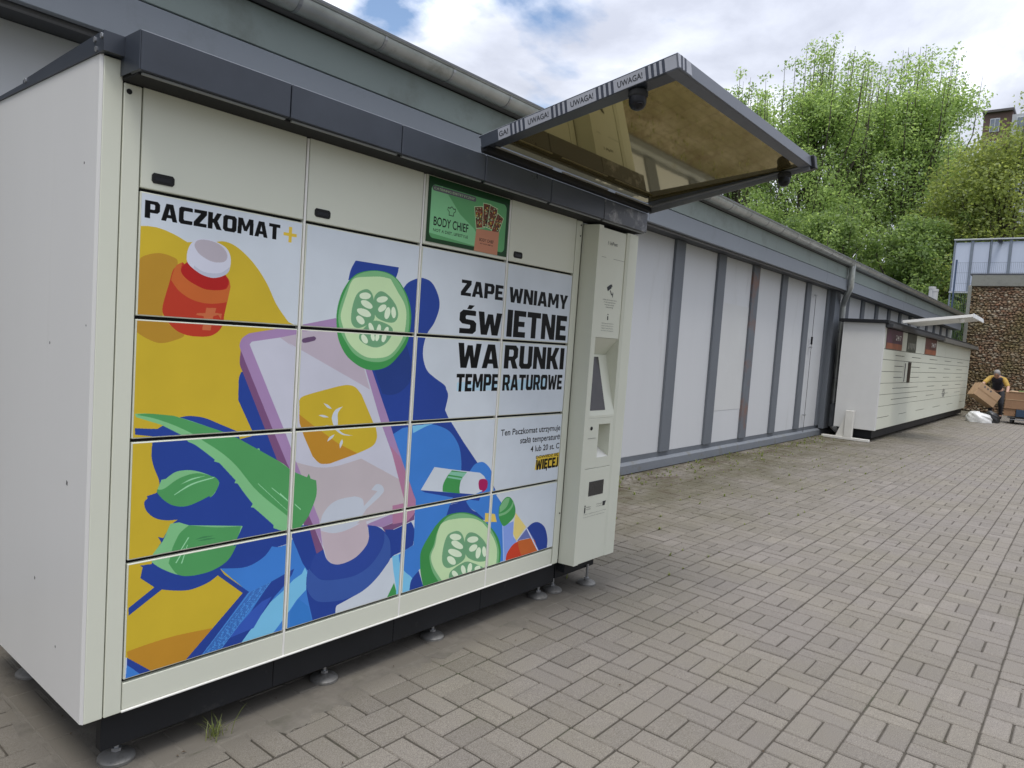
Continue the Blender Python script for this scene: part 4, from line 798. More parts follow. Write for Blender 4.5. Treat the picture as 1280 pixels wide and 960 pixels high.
q.prism([(-.026, -.012), (.016, -.012), (.016, .012), (-.026, .012)], yn - .0005, yn, 'y', T=TP); q.prism([(.018, -.008), (.028, -.008), (.028, .008), (.018, .008)], yn - .0005, yn, 'y', T=TP)
q.prism([(2.566, 1.782), (2.574, 1.782), (2.59, 1.762), (2.598, 1.762), (2.598, 1.772), (2.604, 1.772), (2.604, 1.745), (2.598, 1.745), (2.598, 1.756), (2.586, 1.756)], yn - .0005, yn, 'y'); q.build('pictogram', ink, npn)
for k in range(4):
    flat(npn, ['obszar jest monitorowany', 'w celu zapewnienia', 'bezpieczeństwa', ''][k] or 'monitoring', 2.50 + .012 * k, 2.65 - .012 * k, 1.722 - .014 * k, 1.730 - .014 * k, yn)
q = MB(); q.box((2.561, yn - .0005, 1.612), (2.571, yn, 1.634)); q.box((2.562, yn - .0005, 1.640), (2.570, yn, 1.647)); q.build('info_sign', ink, npn)
for k in range(4): flat(npn, ['informacje o przetwarzaniu', 'danych osobowych oraz', 'regulamin usług dostępny', 'na stronie internetowej'][k], 2.505, 2.635, 1.588 - .014 * k, 1.595 - .014 * k, yn, 0, inkg)
# niche with tilted screen
q = MB(); q.add([(2.4363, fy + .012, 1.507), (2.7057, fy + .012, 1.507), (2.7057, .015, 1.40), (2.4363, .015, 1.40)], [(0, 1, 2, 3)])
q.add([(2.4363, .016, 1.40), (2.7057, .016, 1.40), (2.7057, .016, 1.45), (2.4363, .016, 1.45)], [(0, 1, 2, 3)]); q.build('niche_top', cream, TM)
q = MB(); q.prism([(.0145, 1.41), (.020, 1.06), (fy + .002, 1.048), (fy + .002, 1.062), (-.004, 1.41)], 2.4363, 2.7057, 'x'); sf = q.build('screen_frame', cream, TM)
dd = Vector((0, -.004 - (fy + .002), 1.41 - 1.062)); s0 = Vector((0, fy + .002, 1.062)); nrm = Vector((0, -dd.z, dd.y)).normalized() * -.0015
def scr(u0, u1, v0, v1, off): return [(x, (s0 + dd * v).y + nrm.y * -off, (s0 + dd * v).z + nrm.z * -off) for x, v in ((u0, v0), (u1, v0), (u1, v1), (u0, v1))]
q = MB(); q.add([(p[0], p[1] - .0015, p[2]) for p in scr(2.441, 2.612, .085, .96, 0)], [(0, 1, 2, 3)]); q.build('screen', mat('screen_glass', (.055, .05, .05), .15, var=.2), sf)
# scanner block with lens and pocket
q = MB()
bx0, bx1, bz0, bz1 = 2.4363, 2.7057, .757, 1.047; pk0, pk1, pz0, pz1 = 2.548, 2.672, .815, 1.010
q.box((bx0, fy + .002, bz0), (pk0, .01, bz1), .001); q.box((pk1, fy + .002, bz0), (bx1, .01, bz1), .001); q.box((pk0, fy + .002, pz1), (pk1, .01, bz1)); q.box((pk0, fy + .002, bz0), (pk1, .01, pz0))
sb = q.build('scanner_block', cream, TM)
q = MB(); q.add([(pk0, .006, pz0), (pk1, .006, pz0), (pk1, .006, pz1), (pk0, .006, pz1)], [(0, 1, 2, 3)]); q.prism([(fy + .004, pz0), (.005, pz0), (.005, pz0 + .055)], pk0, pk1, 'x'); q.build('pocket', cream_light, sb)
q = MB(); q.tube([(2.470, fy + .0015, .990), (2.470, fy - .0005, .990)], .011, 16); q.build('lens', gapm, sb)
q = MB(); q.box((bx0, fy - .0005, .932), (2.52, fy + .0025, .9332)); q.build('seam', inkg, sb)
q = MB(); q.box((2.4363, fy + .001, SILL - .003), (2.7057, .01, .754), .0015); lp = q.build('lower_panel', cream, TM)
q = MB(); q.box((2.489, fy - .001, .594), (2.645, fy + .002, .679), .001); q.build('card_reader', mat('reader_glass', (.03, .03, .03), .2), lp)
yl = fy + .0004
q = MB(); q.prism([(2.458, .500), (2.470, .500), (2.470, .533), (2.458, .533)], yl - .0004, yl, 'y'); q.prism([(2.459, .536), (2.469, .536), (2.469, .545), (2.459, .545)], yl - .0004, yl, 'y')
q.prism([(2.652, .520), (2.676, .520), (2.688, .546), (2.652, .546)], yl - .0004, yl, 'y'); q.build('logo_marks', ink, lp)
for k, t_ in enumerate(('Fundusze', 'Europejskie')): flat(lp, t_, 2.478, 2.525, .528 - .013 * k, .536 - .013 * k, yl)
for k, t_ in enumerate(('Unia Europejska', 'Fundusz Rozwoju')): flat(lp, t_, 2.585, 2.645, .533 - .013 * k, .540 - .013 * k, yl)
flat(lp, 'Projekt współfinansowany ze środków', 2.455, 2.695, .489, .494, yl); flat(lp, 'Europejskiego Funduszu Rozwoju Regionalnego', 2.455, 2.68, .472, .477, yl, 0, inkg)
q = MB(); q.box((2.392, .03, .10), (2.80, .60, SILL - .006), .002); q.box((2.395, -.03, .15), (2.70, .03, SILL - .007)); q.build('plinth', anthr_dark, TM)
foot(2.72, .02, TM)

# ------------------------------------------------------------------ distant parcel locker
L2 = thing('parcel_locker', 'long plain white parcel locker with many narrow doors, far away near the stone wall', 'parcel locker', 'parcel lockers against the building')
Y2 = .78; X2a, X2b = 13.46, 26.0; R2 = Matrix.Translation((13.5, Y2, 0)) @ Matrix.Rotation(math.radians(.55), 4, 'Z') @ Matrix.Translation((-13.5, -Y2, 0))
def b2(name, a, b_, m, c=0, parent=L2):
    q = MB(); q.box(a, b_, c, T=R2); return q.build(name, m, parent)
b2('cabinet', (X2a + .09, Y2 + .02, .22), (X2b, 1.52, 2.24), gapm)
b2('side_panel', (X2a, Y2, .215), (X2a + .085, 1.50, 2.20), mat('plain_white_side', (.60, .60, .58), .45, var=.02), .004)
b2('end_panel', (X2b, Y2, .22), (X2b + .03, 1.5, 2.24), cream, .003)
b2('roof', (X2a - .08, Y2 - .06, 2.202), (X2b + .05, 1.56, 2.262), anthr_dark, .004)
b2('plinth', (X2a + .1, Y2 + .07, .06), (X2b - .05, 1.45, .218), anthr_dark)
b2('header_panel', (X2a + .0, Y2 - .13, 2.13), (19.5, Y2 - .005, 2.20), mat('dark_header', (.035, .037, .04), .5), .003)
b2('header_panel', (19.51, Y2 - .16, 2.10), (X2b + .5, Y2 - .005, 2.20), mat('greyish_header', (.12, .115, .10), .6), .003)
zr = [2.125, 1.737, 1.54, 1.319, 1.097, .882, .662, .222]
xc = [13.55, 14.62, 15.52, 16.32, 17.42, 18.56, 19.72, 20.9, 22.1, 23.3, 24.6, 25.98]
for ci in range(len(xc) - 1):
    for ri in range(7):
        a, b_ = xc[ci] + .0035, xc[ci + 1] - .0035; z1, z0 = zr[ri] - .0045, zr[ri + 1] + .0045
        if ci == 2 and ri in (2, 3): continue
        if ci == 2 and ri == 1: b2('door', (a, Y2, z0), (b_, Y2 + .02, z1), cream, .002); continue
        if ri and (ci + (0 if ri < 6 else 1)) % 2 == 1 and ri < 6 or (ri in (4, 5) and ci in (2, 5)):
            zm = (z0 + z1) / 2
            b2('door', (a, Y2, z0), (b_, Y2 + .02, zm - .006), cream, .002); b2('door', (a, Y2, zm + .006), (b_, Y2 + .02, z1), cream, .002)
        elif ri == 6 and ci % 2 == 0:
            zm = .448; b2('door', (a, Y2, z0), (b_, Y2 + .02, zm - .006), cream, .002); b2('door', (a, Y2, zm + .006), (b_, Y2 + .02, z1), cream, .002)
        else: b2('door', (a, Y2, z0), (b_, Y2 + .02, z1), cream, .002)
b2('control_panel', (15.526, Y2 - .004, 1.103), (16.314, Y2 + .02, 1.534), cream, .002)
b2('screen', (15.95, Y2 - .012, 1.105), (16.26, Y2 - .006, 1.532), black)
b2('reader_strip', (15.62, Y2 - .008, 1.12), (15.70, Y2 - .005, 1.50), inkg)
ppu = mat('poster_purple', (.085, .03, .055), .4, var=.5, vscale=4); por = mat('poster_orange', (.30, .10, .05), .4, var=.3, vscale=4)
for (x0, x1, c1, c2) in ((13.64, 15.10, ppu, por), (17.75, 19.3, mat('poster_maroon', (.11, .04, .035), .4, var=.6, vscale=5), por)):
    p_ = b2('poster', (x0, Y2 - .008, 1.745), (x1, Y2 - .002, 2.12), c1, .001)
    b2('poster_band', (x0 + .004, Y2 - .010, 1.75), (x1 - .004, Y2 - .0085, 1.86), c2, 0, p_)
    a, fs = fit_text('24/7', x0 + .8, x1 - .15, 1.93, 2.03, .01); q = MB(); q.add([R2 @ Vector((p[0], Y2 - .0105, p[1])) for p in a], fs); q.build('lettering', cream_light, p_, fix=False)
p_ = b2('poster', (15.62, Y2 - .008, 1.745), (16.62, Y2 - .002, 2.12), mat('poster_dark', (.04, .05, .035), .4, var=.7, vscale=6), .001)
for k in range(5): b2('poster_block', (15.72 + .17 * k, Y2 - .0095, 1.80 + .03 * (k % 2)), (15.83 + .17 * k, Y2 - .0085, 1.93), mat('poster_pale', (.2, .2, .16), .5, var=.5, vscale=12), 0, p_)
q = MB()                                            # small sun shaped mark on the doors
for k in range(12):
    a = math.pi * k / 6; q.prism([(21.25 + .06 * math.cos(a), .79 + .03 * math.sin(a)), (21.25 + .24 * math.cos(a - .1), .79 + .115 * math.sin(a - .1)), (21.25 + .24 * math.cos(a + .1), .79 + .115 * math.sin(a + .1))], Y2 - .004, Y2 - .001, 'y', T=R2)
q.build('emblem', inkg, L2)
C2 = R2 @ Matrix.Translation((14.25, Y2 - .13, 2.275)) @ Matrix.Rotation(-math.radians(8), 4, 'X')
whm = mat('white_canopy_sheet', (.72, .73, .72), .4)
q = MB(); q.box((0, -1.12, 0), (1.5, .0, .02), T=C2); c2 = q.build('canopy', whm, L2)
q = MB(); q.box((-.012, -1.13, -.02), (-.001, .0, .03), .002, T=C2); q.build('side_bar', cream_light, c2)
q = MB(); q.box((-.012, -1.15, -.04), (1.52, -1.131, .04), .002, T=C2); q.build('front_bar', whm, c2)
q = MB(); q.lathe([(.05, 0), (.055, -.03), (.05, -.07), (.02, -.1)], n=14, T=C2 @ Matrix.Translation((.1, -.95, -.003))); q.build('camera_dome', cream_light, c2, smooth=True)

# white T shaped stand leaning beside the distant locker
st = thing('white_stand', 'white wooden upright on a long flat foot, standing against the far locker side', 'stand')
q = MB(); q.box((13.30, .83, .002), (13.40, 1.66, .05), .005); q.build('foot_board', mat('white_timber', (.62, .61, .56), .6, var=.06), st)
q = MB(); q.box((13.305, 1.13, .051), (13.395, 1.27, .55), .005); q.build('upright', MATS['white_timber'], st)
q = MB(); q.prism([(1.265, .053), (1.262, .5), (1.42, .053)], 13.34, 13.365, 'x'); q.build('brace', MATS['white_timber'], st)
# ------------------------------------------------------------------ stone wall closing the yard
SW = thing('stone_wall', 'high rough brown stone wall with a grey concrete coping, closing the far end of the yard', 'wall')
q = MB(); q.box((28.62, -7.0, 0), (29.5, 1.36, 4.36)); q.build('mortar', mat('dark_mortar', (.11, .085, .055), .95, var=.4, vscale=5, bump=.6, bscale=12), SW)
q = MB(); y = -7.0
while y < 1.40:
    y2 = min(1.42, y + 2.1); q.box((28.50, y + .006, 4.361), (29.62, y2 - .006, 4.74), .012); y = y2
q.build('coping', conc, SW)
q = MB(); q.box((28.50, -7.0, 4.741), (29.66, 1.45, 4.80), .008); q.build('coping_cap', mat('slate_cap', (.06, .065, .075), .6), SW)
q = MB(); q.box((28.47, 1.362, 0), (29.5, 1.47, 4.36), .01); q.build('end_pier', conc, SW)
stm = bpy.data.materials.new('rubble_stone'); stm.use_nodes = True; t = stm.node_tree; n = t.nodes; l = t.links; b = n['Principled BSDF']; b.inputs['Roughness'].default_value = .92
at_n = n.new('ShaderNodeAttribute'); at_n.attribute_name = 'tone'; rp = n.new('ShaderNodeValToRGB'); l.new(at_n.outputs['Fac'], rp.inputs[0]); e = rp.color_ramp.elements
for p_, c_ in ((0, (.12, .08, .055)), (.25, (.20, .125, .075)), (.45, (.25, .19, .12)), (.62, (.20, .105, .06)), (.8, (.29, .23, .16)), (1, (.36, .31, .23))):
    if p_ in (0, 1): e[int(p_) * (len(e) - 1)].color = (*c_, 1)
    else: k = e.new(p_); k.color = (*c_, 1)
geo = n.new('ShaderNodeNewGeometry'); nz = n.new('ShaderNodeTexNoise'); l.new(geo.outputs['Position'], nz.inputs['Vector']); nz.inputs['Scale'].default_value = .9; nz.inputs['Detail'].default_value = 9; nz.inputs['Roughness'].default_value = .7
mr = n.new('ShaderNodeMapRange'); l.new(nz.outputs['Fac'], mr.inputs[0]); mr.inputs[1].default_value = .45; mr.inputs[2].default_value = .62; mr.inputs[4].default_value = .8
mx = n.new('ShaderNodeMix'); mx.data_type = 'RGBA'; l.new(mr.outputs[0], mx.inputs[0]); l.new(rp.outputs[0], mx.inputs[6]); mx.inputs[7].default_value = (.15, .125, .05, 1)
l.new(mx.outputs[2], b.inputs['Base Color'])
n4 = n.new('ShaderNodeTexNoise'); l.new(geo.outputs['Position'], n4.inputs['Vector']); n4.inputs['Scale'].default_value = 25; n4.inputs['Detail'].default_value = 6
bp = n.new('ShaderNodeBump'); l.new(n4.outputs['Fac'], bp.inputs['Height']); bp.inputs['Distance'].default_value = .02; l.new(bp.outputs[0], b.inputs['Normal'])
ico = [(0, 0, 1), (.89, 0, .45), (.28, .85, .45), (-.72, .53, .45), (-.72, -.53, .45), (.28, -.85, .45), (.72, .53, -.45), (-.28, .85, -.45), (-.89, 0, -.45), (-.28, -.85, -.45), (.72, -.53, -.45), (0, 0, -1)]
icf = [(0,1,2),(0,2,3),(0,3,4),(0,4,5),(0,5,1),(1,6,2),(2,7,3),(3,8,4),(4,9,5),(5,10,1),(6,7,2),(7,8,3),(8,9,4),(9,10,5),(10,6,1),(11,7,6),(11,8,7),(11,9,8),(11,10,9),(11,6,10)]
rs = random.Random(11)
V = []; F = []; TN = []; z = .03
while z < 4.36:
    hh = rs.uniform(.035, .08); y = -7.0
    while y < 1.36:
        w_ = rs.uniform(.06, .17); cy_ = y + w_ / 2; cz_ = z + hh / 2 + rs.uniform(-.02, .02); o = len(V); d_ = rs.uniform(.03, .07)
        for a in ico:
            k = rs.uniform(.85, 1.12); V.append((28.61 - d_ * .35 + a[0] * d_ * k, cy_ + a[1] * w_ * .60 * k, cz_ + a[2] * hh * .68 * k))
        F += [[o + i for i in f] for f in icf]; TN += [rs.random()] * 20; y += w_
    z += hh
me = bpy.data.meshes.new('stones'); me.from_pydata(V, [], F); me.update(); me.materials.append(stm); a_ = me.attributes.new('tone', 'FLOAT', 'FACE'); a_.data.foreach_set('value', TN)
tag(link('stones', me, SW), kind='stuff')

# ------------------------------------------------------------------ pale panelled shed above and behind the stone wall
SH = thing('panel_screen', 'raised screen of pale blue panels with dark mullions, standing on posts behind the stone wall', 'screen')
pale = mat('pale_blue_panel', (.50, .55, .66), .35, var=.05, vscale=.5, dirt=((.36, .40, .50), .5, .5, .5), streak=True); mul = mat('mullion_blue_grey', (.17, .20, .24), .5)
q = MB(); q.box((34.1, -4.4, 4.66), (34.25, 2.80, 6.72)); q.build('backing', mul, SH)
ys = [2.81, 2.19, 1.53, .87, .2, -.46, -1.12, -1.78, -2.44, -3.1, -3.76, -4.4]
for a, b_ in zip(ys, ys[1:]):
    q = MB(); q.box((34.04, b_ + .05, 4.68), (34.09, a - .03, 6.70), .004); q.build('panel', pale, SH)
for k, a in enumerate(ys):
    q = MB(); q.box((34.0, a - .03 - .02 * (k % 2), 0 if k % 3 == 0 else 4.66), (34.10, a + (.03 if k % 2 == 0 else .05), 6.78), .004); q.build('post', mul, SH)
q = MB(); q.box((33.96, -4.5, 6.781), (34.3, 2.86, 6.84), .01); q.box((33.97, -4.5, 4.60), (34.28, 2.86, 4.659), .01); q.build('top_rail', mat('pale_rail', (.42, .44, .45), .5), SH)
q = MB(); q.box((33.6, 1.15, 6.62), (34.0, 1.28, 6.74), .01); q.build('floodlight', black, SH)
fn = thing('mesh_fence', 'thin grey wire mesh fence standing between the stone wall and the panel screen', 'fence')
q = MB()
for k in range(120): yk = 2.25 - k * .06; q.box((31.0, yk, 0), (31.006, yk + .006, 5.5))
for z in (5.48, 5.1, 4.7, 4.4, 3.5, 2.5, 1.5, .5): q.box((30.994, -4.9, z), (31.0, 2.26, z + .008))
q.build('wire_mesh', mat('fence_wire', (.12, .15, .19), .5), fn)
for yk in (2.26, -.3, -2.8, -4.9): q = MB(); q.box((30.97, yk - .03, 0), (31.03, yk + .03, 5.6), .004); q.build('post', mat('fence_post', (.05, .08, .14), .5), fn)

# ------------------------------------------------------------------ apartment block far away
AP = thing('apartment_block', 'brown and grey apartment block far behind the trees, only its top floors showing', 'building')
brn = mat('brown_render', (.12, .075, .065), .8, var=.1, vscale=.2); gry = mat('pale_render', (.42, .43, .46), .8, var=.05, vscale=.2)
q = MB(); q.box((110, 9.1, 0), (124, 12.2, 34.6)); q.build('wall', brn, AP)
q = MB(); q.box((109.7, -14, 0), (124, 9.09, 34.0)); q.build('wall', gry, AP)
q = MB(); q.box((109.6, 8.95, 34.61), (124.2, 12.35, 34.9)); q.build('roof', mat('roof_edge_dark', (.1, .09, .09), .7), AP)
wf = mat('white_window_frame', (.6, .62, .66), .4); wg = mat('dark_window_glass', (.16, .19, .24), .1)
for fl in range(12):
    z0 = 33.9 - 1.75 - fl * 2.9
    for y0 in (10.4,):
        q = MB(); q.box((109.93, y0, z0), (110.0, y0 + 1.05, z0 + 1.7)); w_ = q.build('window', wf, AP)
        for s_ in (0, .5): q = MB(); q.box((109.90, y0 + .06 + s_, z0 + .08), (109.928, y0 + .48 + s_, z0 + 1.6)); q.build('pane', wg, w_)
    for y0 in (7.2, 4.4, 1.2, -2, -5.2, -8.4, -11.5):
        q = MB(); q.box((109.63, y0, z0), (109.7, y0 + 1.4, z0 + 1.5)); w_ = q.build('window', wf, AP)
        q = MB(); q.box((109.60, y0 + .1, z0 + .1), (109.628, y0 + 1.3, z0 + 1.4)); q.build('pane', wg, w_)

# ------------------------------------------------------------------ trees
def leaf_mat(name, c0, c1):
    m = bpy.data.materials.new(name); m.use_nodes = True; t = m.node_tree; n = t.nodes; l = t.links; b = n['Principled BSDF']; out = n['Material Output']
    a = n.new('ShaderNodeAttribute'); a.attribute_name = 'tone'; mx = n.new('ShaderNodeMix'); mx.data_type = 'RGBA'; l.new(a.outputs['Fac'], mx.inputs[0]); mx.inputs[6].default_value = (*c0, 1); mx.inputs[7].default_value = (*c1, 1)
    l.new(mx.outputs[2], b.inputs['Base Color']); b.inputs['Roughness'].default_value = .45; b.inputs['Specular IOR Level'].default_value = .4
    tr = n.new('ShaderNodeBsdfTranslucent'); hs = n.new('ShaderNodeHueSaturation'); hs.inputs['Value'].default_value = 2.2; hs.inputs['Saturation'].default_value = 1.1; hs.inputs['Hue'].default_value = .485
    l.new(mx.outputs[2], hs.inputs['Color']); l.new(hs.outputs[0], tr.inputs[0])
    ms = n.new('ShaderNodeMixShader'); ms.inputs[0].default_value = .5; l.new(b.outputs[0], ms.inputs[1]); l.new(tr.outputs[0], ms.inputs[2]); l.new(ms.outputs[0], out.inputs[0]); return m
LFM = [leaf_mat('maple_leaf', (.105, .17, .05), (.34, .45, .17)), leaf_mat('dark_leaf', (.075, .125, .04), (.25, .34, .12)), leaf_mat('yellowish_leaf', (.11, .15, .04), (.29, .34, .11))]
bark = mat('grey_bark', (.075, .062, .048), .9, var=.3, vscale=8, bump=.5, bscale=25)
def tree(x, y, h, rad, zlow, nleaf, ls, lm, label, seed, spires=14, nb=70):
    rg = np.random.default_rng(seed); root = thing('deciduous_tree', label, 'tree', 'trees behind the building', (x, y, 0))
    tr = MB(); tr.tube([(0, 0, -.05), (.05, 0, h * .2), (.1, .1, h * .5), (0, .1, h * .8), (0, 0, h * .93)], [.26, .22, .15, .08, .02], 9); tk = tr.build('trunk', bark, root, smooth=True)
    lb = MB(); tips = []
    def env(z):                                  # crown radius at height z
        u = (z - zlow) / (h - zlow); return rad * max(0.05, (math.sin(math.pi * min(1, max(0, u)) ** .75) ** .6) * (1.05 - .25 * u))
    for k in range(nb):
        z0 = h * rg.uniform(.08, .78); a = rg.uniform(0, 2 * math.pi); rise = rg.uniform(.15, .42) * (h - z0) + .8
        z1 = min(h * .98, max(zlow + .3, z0 + rise)); r1 = env(z1) * rg.uniform(.45, 1.0)
        p0 = np.array([0, 0, z0]); p2 = np.array([r1 * math.cos(a), r1 * math.sin(a), z1]); p1 = p0 * .45 + p2 * .55; p1[2] -= rise * .12
        lb.tube([p0, p1, p2], [.075, .045, .012], 5, cap=False); tips.append((p0, p1, p2, r1))
    for k in range(spires):
        a = rg.uniform(0, 2 * math.pi); r_ = rad * rg.uniform(.05, .85); zz_ = zlow + (h - zlow) * (1 - .30 * (r_ / rad) ** 2)
        p2 = np.array([r_ * math.cos(a), r_ * math.sin(a), zz_ + rg.uniform(-.5, .9)]); p0 = np.array([r_ * .35 * math.cos(a), r_ * .35 * math.sin(a), zz_ * .55]); p1 = (p0 * .4 + p2 * .6) + np.array([r_ * .2 * math.cos(a), r_ * .2 * math.sin(a), 0])
        lb.tube([p0, p1, p2], [.06, .035, .008], 5, cap=False); tips.append((p0, p1, p2, -1))
    lb.build('limbs', bark, root, fix=False)
    # leaf clumps strung along the outer part of each limb
    C_ = []
    for p0, p1, p2, r1 in tips:
        m_ = int(rg.integers(5, 10))
        for j in range(m_):
            u = rg.uniform(.45, 1.02); c = p1 + (p2 - p1) * ((u - .45) / .55)
            sg = rad * (.125 if r1 > 0 else .085) * rg.uniform(.6, 1.3) * (1.15 - .5 * max(0, u - .5))
            C_.append((*(c + rg.normal(0, rad * (.07 if r1 > 0 else .02), 3)), sg, rg.uniform(0, 1)))
    C_ = np.array(C_); wts = C_[:, 3] ** 2; wts /= wts.sum()
    ci = rg.choice(len(C_), nleaf, p=wts); cc = C_[ci]
    dv = rg.normal(0, 1, (nleaf, 3)); dv /= np.linalg.norm(dv, axis=1)[:, None]; rr_ = rg.uniform(.25, 1, nleaf) ** .5 * 1.35
    P = cc[:, :3] + dv * (cc[:, 3] * rr_)[:, None] * np.array([1, 1, .75]); P[:, 2] = np.maximum(P[:, 2], .4)
    nrm = rg.normal(0, 1, (nleaf, 3)) + dv * .6 + np.array([0, 0, .7]); nrm /= np.linalg.norm(nrm, axis=1)[:, None]
    t1 = np.cross(nrm, rg.normal(0, 1, (nleaf, 3))); t1 /= np.linalg.norm(t1, axis=1)[:, None]; t2 = np.cross(nrm, t1)
    s = (ls * rg.uniform(.6, 1.3, nleaf))[:, None]
    vs = np.stack([P - t1 * s, P - t2 * s * .55, P + t1 * s, P + t2 * s * .55 + nrm * s * .25], 1).reshape(-1, 3)
    me = bpy.data.meshes.new('crown'); me.vertices.add(nleaf * 4); me.vertices.foreach_set('co', vs.ravel().astype(np.float32)); me.loops.add(nleaf * 4); me.loops.foreach_set('vertex_index', np.arange(nleaf * 4, dtype=np.int32))
    me.polygons.add(nleaf); me.polygons.foreach_set('loop_start', np.arange(0, nleaf * 4, 4, dtype=np.int32)); me.update(); me.validate(); me.materials.append(LFM[lm])
    a_ = me.attributes.new('tone', 'FLOAT', 'FACE'); a_.data.foreach_set('value', np.clip(cc[:, 4] * .6 + rg.uniform(0, .4, nleaf), 0, 1).astype(np.float32))
    link('crown', me, root); return root
tree(44.4, 16.9, 19.3, 3.6, 3.0, 26000, .10, 0, 'slender light green tree with upright shoots, leftmost of the big trees above the canopy', 1, 12, 60)
tree(48.5, 20.6, 18.3, 3.8, 3.0, 22000, .11, 1, 'darker green tree partly hidden behind the slender tree, nearest the canopy corner', 2, 10, 50)
tree(43.6, 12.0, 19.6, 4.9, 3.0, 48000, .088, 0, 'tallest broad green tree, in the middle of the row behind the building', 3, 30, 105)
tree(47.0, 10.6, 19.6, 4.4, 3.0, 26000, .09, 0, 'green tree squeezed between the two biggest crowns, behind them both', 10, 20, 80)
tree(49.6, 8.0, 20.4, 6.3, 3.2, 54000, .098, 0, 'very broad bright green tree, just left of the brown apartment block', 4, 30, 110)
tree(43.0, 2.2, 14.4, 5.2, 2.6, 34000, .095, 2, 'lower yellowish green tree in front of the apartment block, above the pale panel screen', 5, 12, 75)
tree(40.2, 5.2, 9.2, 3.4, .8, 32000, .09, 1, 'low dark green tree showing between the building roof and the panel screen', 6, 8, 55)
tree(38.5, 9.6, 9.4, 3.8, .8, 32000, .09, 1, 'low bushy dark tree under the crowns, just above the far gutter', 7, 8, 55)
tree(41.0, 14.2, 10.5, 3.9, 1.0, 32000, .09, 0, 'low leafy tree behind the gutter, below the slender tree', 8, 8, 55)
tree(45.5, -4.0, 12.5, 4.2, 2.6, 20000, .11, 2, 'broad yellowish tree right of the pale panel screen', 9, 12, 60)

# ------------------------------------------------------------------ person with a cardboard box, bag, trolley
PR = thing('person', 'person in a dark vest with yellow sleeves bending forward to carry a cardboard box', 'person')
def skin(name, verts, edges, m, parent, sub=2):
    me = bpy.data.meshes.new(name); me.from_pydata([v[:3] for v in verts], edges, []); me.update()
    o = bpy.data.objects.new(name, me); COL.objects.link(o); md = o.modifiers.new('s', 'SKIN'); md.use_smooth_shade = True
    for k, v in enumerate(verts):
        sv = me.skin_vertices[0].data[k]; sv.radius = (v[3], v[4] if len(v) > 4 else v[3]); sv.use_root = (k == 0)
    ms = o.modifiers.new('b', 'SUBSURF'); ms.levels = sub; ms.render_levels = sub
    dg = bpy.context.evaluated_depsgraph_get(); m2 = bpy.data.meshes.new_from_object(o.evaluated_get(dg)); bpy.data.objects.remove(o); m2.materials.clear(); m2.materials.append(m)
    m2.polygons.foreach_set('use_smooth', [True] * len(m2.polygons)); return link(name, m2, parent)
skn = mat('skin', (.42, .25, .18), .55, var=.05); vest = mat('dark_vest', (.018, .018, .028), .75); slv = mat('yellow_sleeve', (.42, .27, .055), .8, var=.2); trs = mat('dark_trousers', (.025, .026, .032), .85); hairm = mat('grey_hair', (.24, .23, .22), .7)
body = [(25.93, .06, .90, .12, .13), (25.80, .06, 1.05, .10, .12), (25.62, .06, 1.20, .10, .12), (25.48, .07, 1.28, .06, .08), (25.42, .07, 1.32, .055), (25.36, .07, 1.36, .05),
  (25.52, .25, 1.25, .065), (25.25, .38, 1.07, .048), (24.92, .47, .86, .034),
  (25.52, -.12, 1.23, .065), (25.38, -.25, 1.0, .048), (25.12, -.25, .80, .034),
  (25.86, .16, .82, .095), (25.66, .19, .46, .062), (25.86, .18, .09, .042), (25.70, .18, .05, .04),
  (25.90, -.04, .82, .095), (25.74, -.08, .46, .062), (25.92, -.08, .09, .042), (25.76, -.08, .05, .04)]
bed = [(0, 1), (1, 2), (2, 3), (3, 4), (4, 5), (3, 6), (6, 7), (7, 8), (3, 9), (9, 10), (10, 11), (0, 12), (12, 13), (13, 14), (14, 15), (0, 16), (16, 17), (17, 18), (18, 19)]
skin('body', body, bed, skn, PR)
def fat(idx, k, add=.0): return [(*body[i][:3], *(r * k + add for r in (body[i][3:] if len(body[i]) > 4 else (body[i][3],) * 2))) for i in idx]
v = fat([0, 1, 2, 3, 4], 1.55); v[0] = (25.90, .06, .90, .15, .17); v[4] = (*v[4][:3], .06); v += [(25.53, .20, 1.25, .095, .095), (25.53, -.08, 1.24, .095, .095)]; skin('vest', v, [(0, 1), (1, 2), (2, 3), (3, 4), (3, 5), (3, 6)], vest, PR)
for tri in ([6, 7], [9, 10]): 
    v = fat([3] + tri, 1.3); v[0] = (*v[0][:3], .07, .07); skin('sleeve', v, [(0, 1), (1, 2)], slv, PR)
for tri in ([0, 12, 13, 14], [0, 16, 17, 18]): skin('trouser_leg', fat(tri, 1.2), [(0, 1), (1, 2), (2, 3)], trs, PR)
for yy in (.18, -.08): q = MB(); q.box((25.66 - .0 + (0 if yy > 0 else .06), yy - .045, .002), (25.94 + (0 if yy > 0 else .05), yy + .045, .09), .02); q.build('shoe', black, PR, smooth=True)
HT = Matrix.Translation((25.33, .07, 1.38)) @ Matrix.Rotation(math.radians(-48), 4, 'Y')
q = MB(); prof = [(.001, -.125), (.045, -.118), (.066, -.09), (.078, -.04), (.084, .01), (.082, .06), (.066, .098), (.035, .118), (.001, .124)]
q.lathe(prof, n=20, T=HT, sq=(1.05, .92)); q.prism([(-.088, -.03), (-.105, -.045), (-.088, -.005)], -.011, .011, 'y', T=HT); q.lathe([(.012, -.03), (.018, 0), (.012, .03)], (0, .078, -.01), 8, T=HT); q.lathe([(.012, -.03), (.018, 0), (.012, .03)], (0, -.078, -.01), 8, T=HT)
hd = q.build('head', skn, PR, smooth=True)
